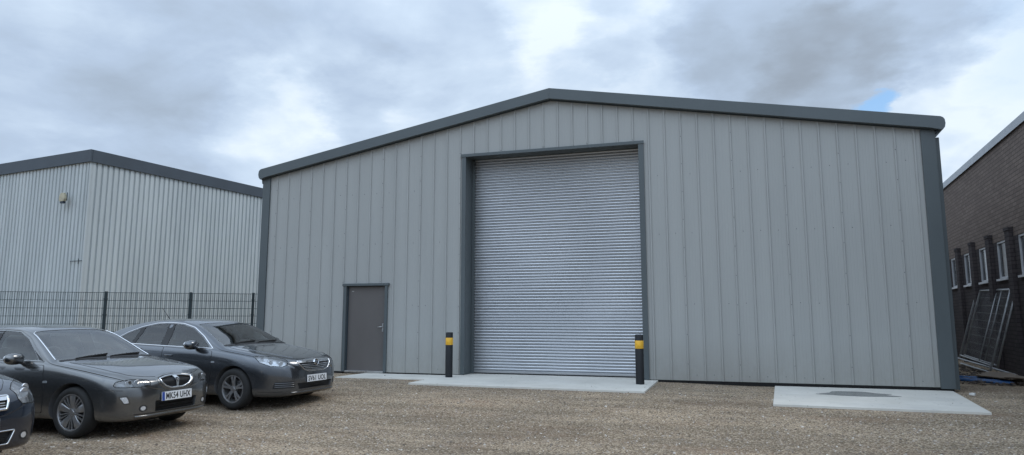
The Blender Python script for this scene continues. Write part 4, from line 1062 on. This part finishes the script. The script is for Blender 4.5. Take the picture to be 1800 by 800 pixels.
# --- gunmetal saloon
def rover_front(B, root, pm):
    g = B.patch('grille', rc(ROVER_C['grille'], .02), FRONT, M['mesh_dark'], root, off=-.022, skirt=0, step=.05)
    mb = MB()
    for k in range(9): pass
    sm = MB()
    for y in np.arange(-.26, .265, .016):
        pts = [p for p in [(y, z) for z in np.arange(.595, .735, .02)] if inside(ROVER_C['grille'], *p)]
        if len(pts) > 1:
            for a, c in zip(pts, pts[1:]):
                pa, pc = B.cast(FRONT, *a), B.cast(FRONT, *c); sm.bar(pa[0]-pa[1]*.017, pc[0]-pc[1]*.017, .004)
    sm.build('grille_slats', M['black'], g)
    B.ribbon('grille_surround', rc(ROVER_C['grille'], .02), FRONT, M['chrome'], g, w=.020, h=.010, closed=True)
    B.patch('centre_bar', rc([(-.036, .742), (.036, .742), (.022, .66), (.016, .60), (-.016, .60), (-.022, .66)], .008), FRONT, M['chrome'], g, off=.004, skirt=.02, step=.03)
    # badge: shield with a sail shape
    sh_ = rc([(-.030, .725), (.030, .725), (.030, .685), (0, .645), (-.030, .685)], .008)
    bd = B.patch('badge', sh_, FRONT, M['chrome'], g, off=.008, skirt=.01, step=.02)
    B.patch('badge_face', [(p[0]*.72, .69+(p[1]-.69)*.72) for p in sh_], FRONT, M['mesh_dark'], bd, off=.0095, skirt=.001, step=.02)
    B.patch('badge_sail', [(-.010, .672), (.012, .672), (.014, .690), (.002, .706), (-.008, .694)], FRONT, M['alloy'], bd, off=.0105, skirt=.001, step=.02)
    B.ribbon('grille_lip', [(p[0]*1.14, .668+(p[1]-.668)*1.22) for p in rc(ROVER_C['grille'], .02)], FRONT, pm, root, w=.05, h=.009, closed=True)
    i = B.patch('lower_intake', rc(ROVER_C['intake'], .015), FRONT, M['mesh_dark'], root, off=-.045, skirt=0, step=.05)
    mb = MB()
    for z in (.325, .36, .395):
        B.ribbon('x', [(-.33, z), (.33, z)], FRONT, M['black'], root, w=.008, h=-.03, mb=mb)
    mb.build('intake_bars', M['black'], i)
    q, n = B.cast(FRONT, 0, .485); 
    plate(root, (q.x+.022, -.02, .490), 'MK54 UHX', tilt=math.radians(-4), band=True)
    b = MB(); b.box(q.x-.04, q.x+.017, -.2, .2, .44, .54); b.build('plate_holder', M['black'], root)
    # bumper strip, indicators in the bumper corner
    for m in (False, True):
        B.ribbon('bumper_strip', [(p[0], p[1]) for p in [(.33, .615), (.45, .612), (.58, .605), (.68, .60)]], SIDE, M['seam'], root, w=.006, h=.001, mirror=m)
        f = corner(48); o3 = [(.66, -.745, .515), (.72, -.70, .52), (.735, -.69, .49), (.745, -.68, .445), (.705, -.715, .44), (.69, -.73, .475)]
        s_ = B.patch('front_indicator', rc(to2(f, o3), .012), f, M['lamp_house'], root, off=.003, skirt=.006, step=.03, mirror=m)
        B.ribbon('indicator_seal', rc(to2(f, [(Vector(p)-Vector((.70, -.715, .48)))*1.25+Vector((.70, -.715, .48)) for p in o3]), .012), f, M['seam'], s_, w=.006, h=.001, closed=True, mirror=m)
    L_ = [(y, .295+.0*y) for y in np.linspace(-.62, .62, 24)]
    B.ribbon('chin_line', L_, FRONT, M['seam'], root, w=.012, h=.001)
    B.ribbon('chin_lip', [(y, .262) for y in np.linspace(-.60, .60, 24)], FRONT, pm, root, w=.03, h=.012)
def inside(ol, x, y):
    r = False
    for i in range(len(ol)):
        (x1, y1), (x2, y2) = ol[i-1][:2], ol[i][:2]
        if (y1 > y) != (y2 > y) and x < (x2-x1)*(y-y1)/(y2-y1)+x1: r = not r
    return r
ROVER_C = dict(house='lamp_dark', R=.322, wb=2.745, rim=.228, track=.875, wheel='paddle', cabin=(-3.05, -.50),
 lamp_dir=(42, 12), lamp=[(.57, -.775, .665), (.60, -.765, .715), (.70, -.66, .735), (.76, -.55, .74), (.79, -.47, .725), (.815, -.425, .69), (.815, -.43, .648), (.79, -.50, .63), (.70, -.68, .634), (.60, -.765, .64)],
 bowls=[((.76, -.58, .688), .043), ((.70, -.67, .686), .036)],
 grille=[(-.275, .722), (-.14, .742), (0, .748), (.14, .742), (.275, .722), (.255, .670), (.20, .622), (.10, .592), (-.10, .592), (-.20, .622), (-.255, .670)], grille_r=.02,
 intake=[(-.36, .445), (.36, .445), (.345, .305), (-.345, .305)],
 side_windows=[[(-.70, .965), (-1.08, 1.235), (-1.30, 1.325), (-1.62, 1.345), (-1.62, .97)], [(-1.71, .97), (-1.71, 1.347), (-2.10, 1.335), (-2.42, 1.28), (-2.66, 1.15), (-2.70, .985)]],
 pillars=[[(-1.615, .975), (-1.615, 1.34), (-1.715, 1.342), (-1.715, .975)], [(-.60, .95), (-.70, .97), (-.88, 1.10), (-.80, 1.055)]],
 dlo=[(-.58, .945), (-1.06, 1.255), (-1.30, 1.345), (-1.66, 1.368), (-2.12, 1.355), (-2.46, 1.295), (-2.70, 1.16), (-2.75, .96)], dlo_mat='paint_grey', dlo_w=.012,
 screen=((-.425, .972), (-1.10, 1.352)), sw=(.745, .595), screen_trim='chrome', rear_screen=((-3.15, 1.09), (-2.62, 1.325)), rw=(.62, .5),
 fdoor=[(-.50, .30), (-.46, .60), (-.54, .90), (-1.665, .925), (-1.665, .30)], rdoor=[(-1.675, .30), (-1.675, .925), (-2.74, .935), (-2.66, .74), (-2.46, .60), (-2.37, .44), (-2.35, .30)], handle_z=.80,
 rep=(-.46, .695), mirror=(-.93, -.965, .985), mirror_sz=(.075, .12, .075),
 tail=tailo(-3.7, .74, .72, .90), fog=(.52, .365, .042), bonnet=[(-.30, -.70), (.10, -.71), (.45, -.68), (.62, -.60), (.72, -.42), (.755, -.28), (.775, 0), (.755, .28), (.72, .42), (.62, .60), (.45, .68), (.10, .71), (-.30, .70), (-.345, 0, .3)],
 boot=[(-3.3, -.62), (-3.3, .62), (-3.78, .55), (-3.78, -.55)], cab=dict(front=-1.65, rear=-2.55, dash=-.78, dz=.95), front=rover_front)
# front end a little shorter and blunter
ROVER['zt'] = [(.85, .62), (.845, .67), (.83, .705), (.79, .735), (.72, .762)]+ROVER['zt'][4:]
ROVER['zt'] = [p for p in ROVER['zt'] if not (.5 < p[0] < .715)]
ROVER['zb'] = [(.85, .40), (.838, .30), (.815, .25), (.74, .215)]+ROVER['zb'][4:]
ROVER['w'] = [(.85, .30), (.842, .40), (.82, .515), (.775, .625), (.70, .72), (.58, .795)]+ROVER['w'][6:]
ROVER['zs'] = [(.85, .55), (.76, .655), (.58, .72)]+ROVER['zs'][3:]
build_car(ROVER, ROVER_C, 'saloon_car', 'gunmetal grey saloon with number plate MK54 UHX parked between the other two cars', (3.28, -7.43, -.20), 0, 'paint_grey')

# --- blue grey hatchback
def insig_front(B, root, pm):
    C_ = INSIG_C; g = B.patch('grille', rc(C_['grille'], .02), FRONT, M['mesh_dark'], root, off=-.026, skirt=0, step=.05)
    B.ribbon('grille_surround', rc(C_['grille'], .02), FRONT, M['chrome'], g, w=.014, h=.010, closed=True)
    tp = rc([(-.42, .782), (-.2, .795), (0, .80), (.2, .795), (.42, .782), (.38, .750), (.2, .748), (0, .746), (-.2, .748), (-.38, .750)], .01)
    B.patch('grille_bar', tp, FRONT, M['chrome'], g, off=.006, skirt=.03, step=.04)
    mb = MB()
    for z, hw in ((.722, .355), (.692, .325), (.662, .285), (.634, .235)):
        B.ribbon('x', [(y, z-.006*(1-(y/hw)**2)) for y in np.linspace(-hw, hw, 16)], FRONT, None, None, w=.011, h=-.002, mb=mb)
    mb.build('grille_slats', M['chrome'], g)
    q, n = B.cast(FRONT, 0, .755); bd = MB(); bd.lathe([(.052, -.02), (.054, .004), (.049, .010), (.044, .006), (.044, .0)], 'x', 32); 
    bo = bd.build('badge', M['chrome'], g, smooth=40); bo.location = (q.x+.012, 0, .752); bo.rotation_euler = (0, math.radians(-14), 0)
    bf = MB(); bf.lathe([(.0, .003), (.044, .003)], 'x', 28); bf.build('badge_face', M['mesh_dark'], bo)
    # the winged beast emblem: a rising neck, a wing and a small flag, as raised shapes
    em = MB(); em.prism([(-.030, -.022), (-.012, -.026), (.002, -.012), (.006, .004), (.018, .012), (.030, .010), (.022, .024), (.004, .026), (-.006, .014), (-.010, -.002), (-.022, -.008)], .003, .007, 'x'); em.prism([(-.034, .002), (-.016, .006), (-.012, .026), (-.024, .022)], .003, .007, 'x')
    em.build('badge_emblem', M['chrome'], bo)
    i = B.patch('lower_intake', rc(C_['intake'], .015), FRONT, M['mesh_dark'], root, off=-.04, skirt=0, step=.05)
    mb = MB()
    for z in (.335, .37): B.ribbon('x', [(-.40, z), (.40, z)], FRONT, None, None, w=.012, h=-.012, mb=mb)
    mb.build('intake_bars', M['black'], i)
    q, n = B.cast(FRONT, 0, .485); b = MB(); b.box(q.x-.03, q.x+.012, -.22, .22, .44, .54); b.build('plate_holder', M['black'], root)
    plate(root, (q.x+.017, 0, .487), 'SV61 UOL', tilt=math.radians(-3), band=False)
    for m in (False, True):
        f = corner(38)
        o3 = [(.74, -.76, .455), (.93, -.50, .465), (.935, -.49, .355), (.72, -.78, .345)]
        o2 = rc(to2(f, o3), .02); s_ = B.patch('side_grille', o2, f, M['black'], root, off=.001, skirt=.004, step=.05, mirror=m)
        mb = MB()
        for k in range(3):
            z = .375+k*.03; B.ribbon('x', [(o2_, z) for o2_ in np.linspace(min(p[0] for p in o2)+.03, max(p[0] for p in o2)-.02, 10)], f, None, None, w=.012, h=.006, mirror=m, mb=mb)
        mb.build('side_grille_bars', pm, s_)
        B.ribbon('sill_line', [(.46, .300), (.60, .298), (.74, .296), (.84, .30)], SIDE, M['seam'], root, w=.008, h=.001, mirror=m)
    B.ribbon('chin_lip', [(y, .272) for y in np.linspace(-.55, .55, 24)], FRONT, pm, root, w=.03, h=.012)
    a = MB(); a.tube([(-2.45, .0, 1.44), (-2.49, 0, 1.47), (-2.72, 0, 1.70)], [.016, .008, .003], 8); a.build('aerial', M['black'], root)
    # raised crease lines on the bonnet
    for s in (-1, 1): B.ribbon('bonnet_crease', catmull([(-.25, s*.62), (.2, s*.60), (.6, s*.50), (.80, s*.40)], 6), TOP, pm, root, w=.05, h=.006)
INSIG['w'] = [(.98, .26), (.97, .38), (.945, .50), (.90, .60), (.83, .69), (.70, .78), (.47, .865), (.2, .91), (-.1, .925)]+INSIG['w'][9:]
INSIG['zt'] = [(.98, .64), (.975, .70), (.955, .755), (.90, .805), (.80, .838), (.6, .885), (.3, .94), (0, .985), (-.26, 1.025), (-.40, 1.08), (-.75, 1.258), (-1.05, 1.388), (-1.25, 1.443), (-1.5, 1.477), (-1.85, 1.49)]+INSIG['zt'][15:]
INSIG_C = dict(R=.335, wb=2.737, rim=.222, track=.915, wheel='cap', cabin=(-3.1, -.52),
 lamp_dir=(45, 30), lamp=[(.36, -.845, .885), (.52, -.74, .872), (.68, -.63, .845), (.80, -.56, .79), (.845, -.585, .715), (.80, -.665, .690), (.66, -.775, .705), (.50, -.85, .775)],
 bowls=[((.76, -.64, .742), .036), ((.63, -.74, .765), .034)],
 grille=[(-.43, .782), (-.2, .802), (0, .808), (.2, .802), (.43, .782), (.40, .720), (.31, .640), (.20, .608), (-.20, .608), (-.31, .640), (-.40, .720)],
 intake=[(-.46, .425), (.46, .425), (.42, .325), (-.42, .325)],
 side_windows=[[(-.60, 1.005), (-.86, 1.18), (-1.14, 1.315), (-1.42, 1.378), (-1.62, 1.392), (-1.57, 1.025)], [(-1.71, 1.03), (-1.76, 1.398), (-2.05, 1.385), (-2.30, 1.34), (-2.36, 1.05)], [(-2.43, 1.055), (-2.38, 1.32), (-2.62, 1.235), (-2.86, 1.11), (-2.86, 1.075)]],
 pillars=[[(-1.56, 1.025), (-1.61, 1.392), (-1.77, 1.396), (-1.72, 1.03)], [(-2.35, 1.05), (-2.29, 1.34), (-2.39, 1.32), (-2.44, 1.055)]],
 dlo=[(-.52, .985), (-.82, 1.185), (-1.12, 1.333), (-1.42, 1.400), (-1.75, 1.418), (-2.05, 1.405), (-2.36, 1.345), (-2.65, 1.245), (-2.95, 1.095), (-2.93, 1.06), (-1.6, 1.015)], dlo_mat='chrome', dlo_w=.018,
 screen=((-.37, 1.08), (-1.13, 1.405)), sw=(.755, .60), rear_screen=((-3.35, 1.20), (-2.70, 1.40)), rw=(.6, .5),
 fdoor=[(-.52, .30), (-.46, .62), (-.50, .94), (-1.60, .995), (-1.62, .30)], rdoor=[(-1.63, .30), (-1.61, .995), (-2.80, 1.035), (-2.68, .80), (-2.46, .63), (-2.36, .46), (-2.34, .30)], handle_z=.86,
 rep=(-.44, .765), mirror=(-.84, -1.005, 1.045), mirror_sz=(.085, .125, .078),
 tail=tailo(-3.68, .8, .78, .98), fog=None, bonnet=[(-.28, -.74), (.10, -.74), (.40, -.69), (.62, -.60), (.80, -.47), (.865, -.36), (.885, 0), (.865, .36), (.80, .47), (.62, .60), (.40, .69), (.10, .74), (-.28, .74), (-.31, 0, .3)],
 boot=[(-3.3, -.7), (-3.72, -.6), (-3.72, .6), (-3.3, .7)], cab=dict(front=-1.68, rear=-2.55, dash=-.80, dz=.99), front=insig_front)
build_car(INSIG, INSIG_C, 'hatchback_car', 'dark blue grey five door hatchback with number plate SV61 UOL, parked nearest the shed', (3.55, -4.66, -.18), math.radians(-4), 'paint_blue_grey')

# --- navy car, only its front corner in the picture
def navy_front(B, root, pm):
    C_ = NAVY_C; g = B.patch('grille', rc(C_['grille'], .02), FRONT, M['mesh_dark'], root, off=-.026, skirt=0, step=.05)
    B.ribbon('grille_surround', rc(C_['grille'], .02), FRONT, M['chrome'], g, w=.026, h=.010, closed=True)
    B.patch('grille_bar', rc([(-.36, .745), (.36, .745), (.345, .712), (-.345, .712)], .008), FRONT, M['chrome'], g, off=.006, skirt=.03, step=.04)
    mb = MB()
    for z in (.69, .665, .64): B.ribbon('x', [(-.33, z), (.33, z)], FRONT, None, None, w=.008, h=-.004, mb=mb)
    mb.build('grille_slats', M['chrome'], g)
    i = B.patch('lower_intake', rc(C_['intake'], .015), FRONT, M['mesh_dark'], root, off=-.04, skirt=0, step=.05)
    mb = MB()
    for z in (.31, .345): B.ribbon('x', [(-.38, z), (.38, z)], FRONT, None, None, w=.010, h=-.012, mb=mb)
    mb.build('intake_bars', M['black'], i)
    B.ribbon('intake_trim', rc(C_['intake'], .015), FRONT, M['chrome'], i, w=.014, h=.006, closed=True)
    q, n = B.cast(FRONT, 0, .485); plate(root, (q.x+.016, 0, .487), 'E', tilt=math.radians(-3), band=False, shift=.205)
    b = MB(); b.box(q.x-.03, q.x+.011, -.22, .22, .44, .54); b.build('plate_holder', M['black'], root)
NAVY_C = dict(R=.315, wb=2.61, rim=.21, track=.865, wheel='plain', cabin=(-2.75, -.42),
 lamp_dir=(42, 28), lamp=[(.30, -.80, .875), (.45, -.70, .872), (.60, -.57, .85), (.72, -.46, .80), (.80, -.43, .68), (.80, -.46, .615), (.74, -.60, .60), (.62, -.72, .64), (.45, -.80, .76)],
 bowls=[((.72, -.56, .725), .055), ((.60, -.66, .77), .045)],
 grille=[(-.38, .755), (.38, .755), (.34, .625), (-.34, .625)], intake=[(-.44, .41), (.44, .41), (.38, .275), (-.38, .275)],
 side_windows=[[(-.52, .99), (-.78, 1.16), (-1.05, 1.30), (-1.50, 1.352), (-1.52, 1.0)], [(-1.62, 1.0), (-1.60, 1.356), (-2.1, 1.345), (-2.42, 1.28), (-2.5, 1.02)]],
 pillars=[[(-1.51, 1.0), (-1.49, 1.35), (-1.61, 1.354), (-1.63, 1.0)]], dlo=None,
 screen=((-.27, 1.065), (-.92, 1.375)), sw=(.66, .54), rear_screen=((-3.14, 1.10), (-2.98, 1.30)), rw=(.55, .5),
 fdoor=[(-.48, .30), (-.42, .62), (-.46, .93), (-1.54, .965), (-1.56, .30)], rdoor=[(-1.57, .30), (-1.55, .965), (-2.52, .99), (-2.42, .70), (-2.26, .52), (-2.22, .30)], handle_z=.82,
 rep=(-.42, .74), mirror=(-.62, -.95, 1.03), tail=tailo(-3.2, .72, .72, .95), fog=(.55, .34, .045),
 bonnet=[(-.16, -.68), (.10, -.68), (.36, -.62), (.55, -.52), (.68, -.42), (.755, -.36), (.775, 0), (.755, .36), (.68, .42), (.55, .52), (.36, .62), (.10, .68), (-.16, .68), (-.19, 0, .3)],
 boot=[(-3.0, -.6), (-3.2, -.5), (-3.2, .5), (-3.0, .6)], cab=dict(front=-1.5, rear=-2.3, dash=-.66, dz=.97), front=navy_front)
build_car(HATCH, NAVY_C, 'hatchback_car', 'dark navy blue hatchback with a chrome barred grille, cut off by the left edge', (3.42, -10.21, -.22), 0, 'paint_navy')
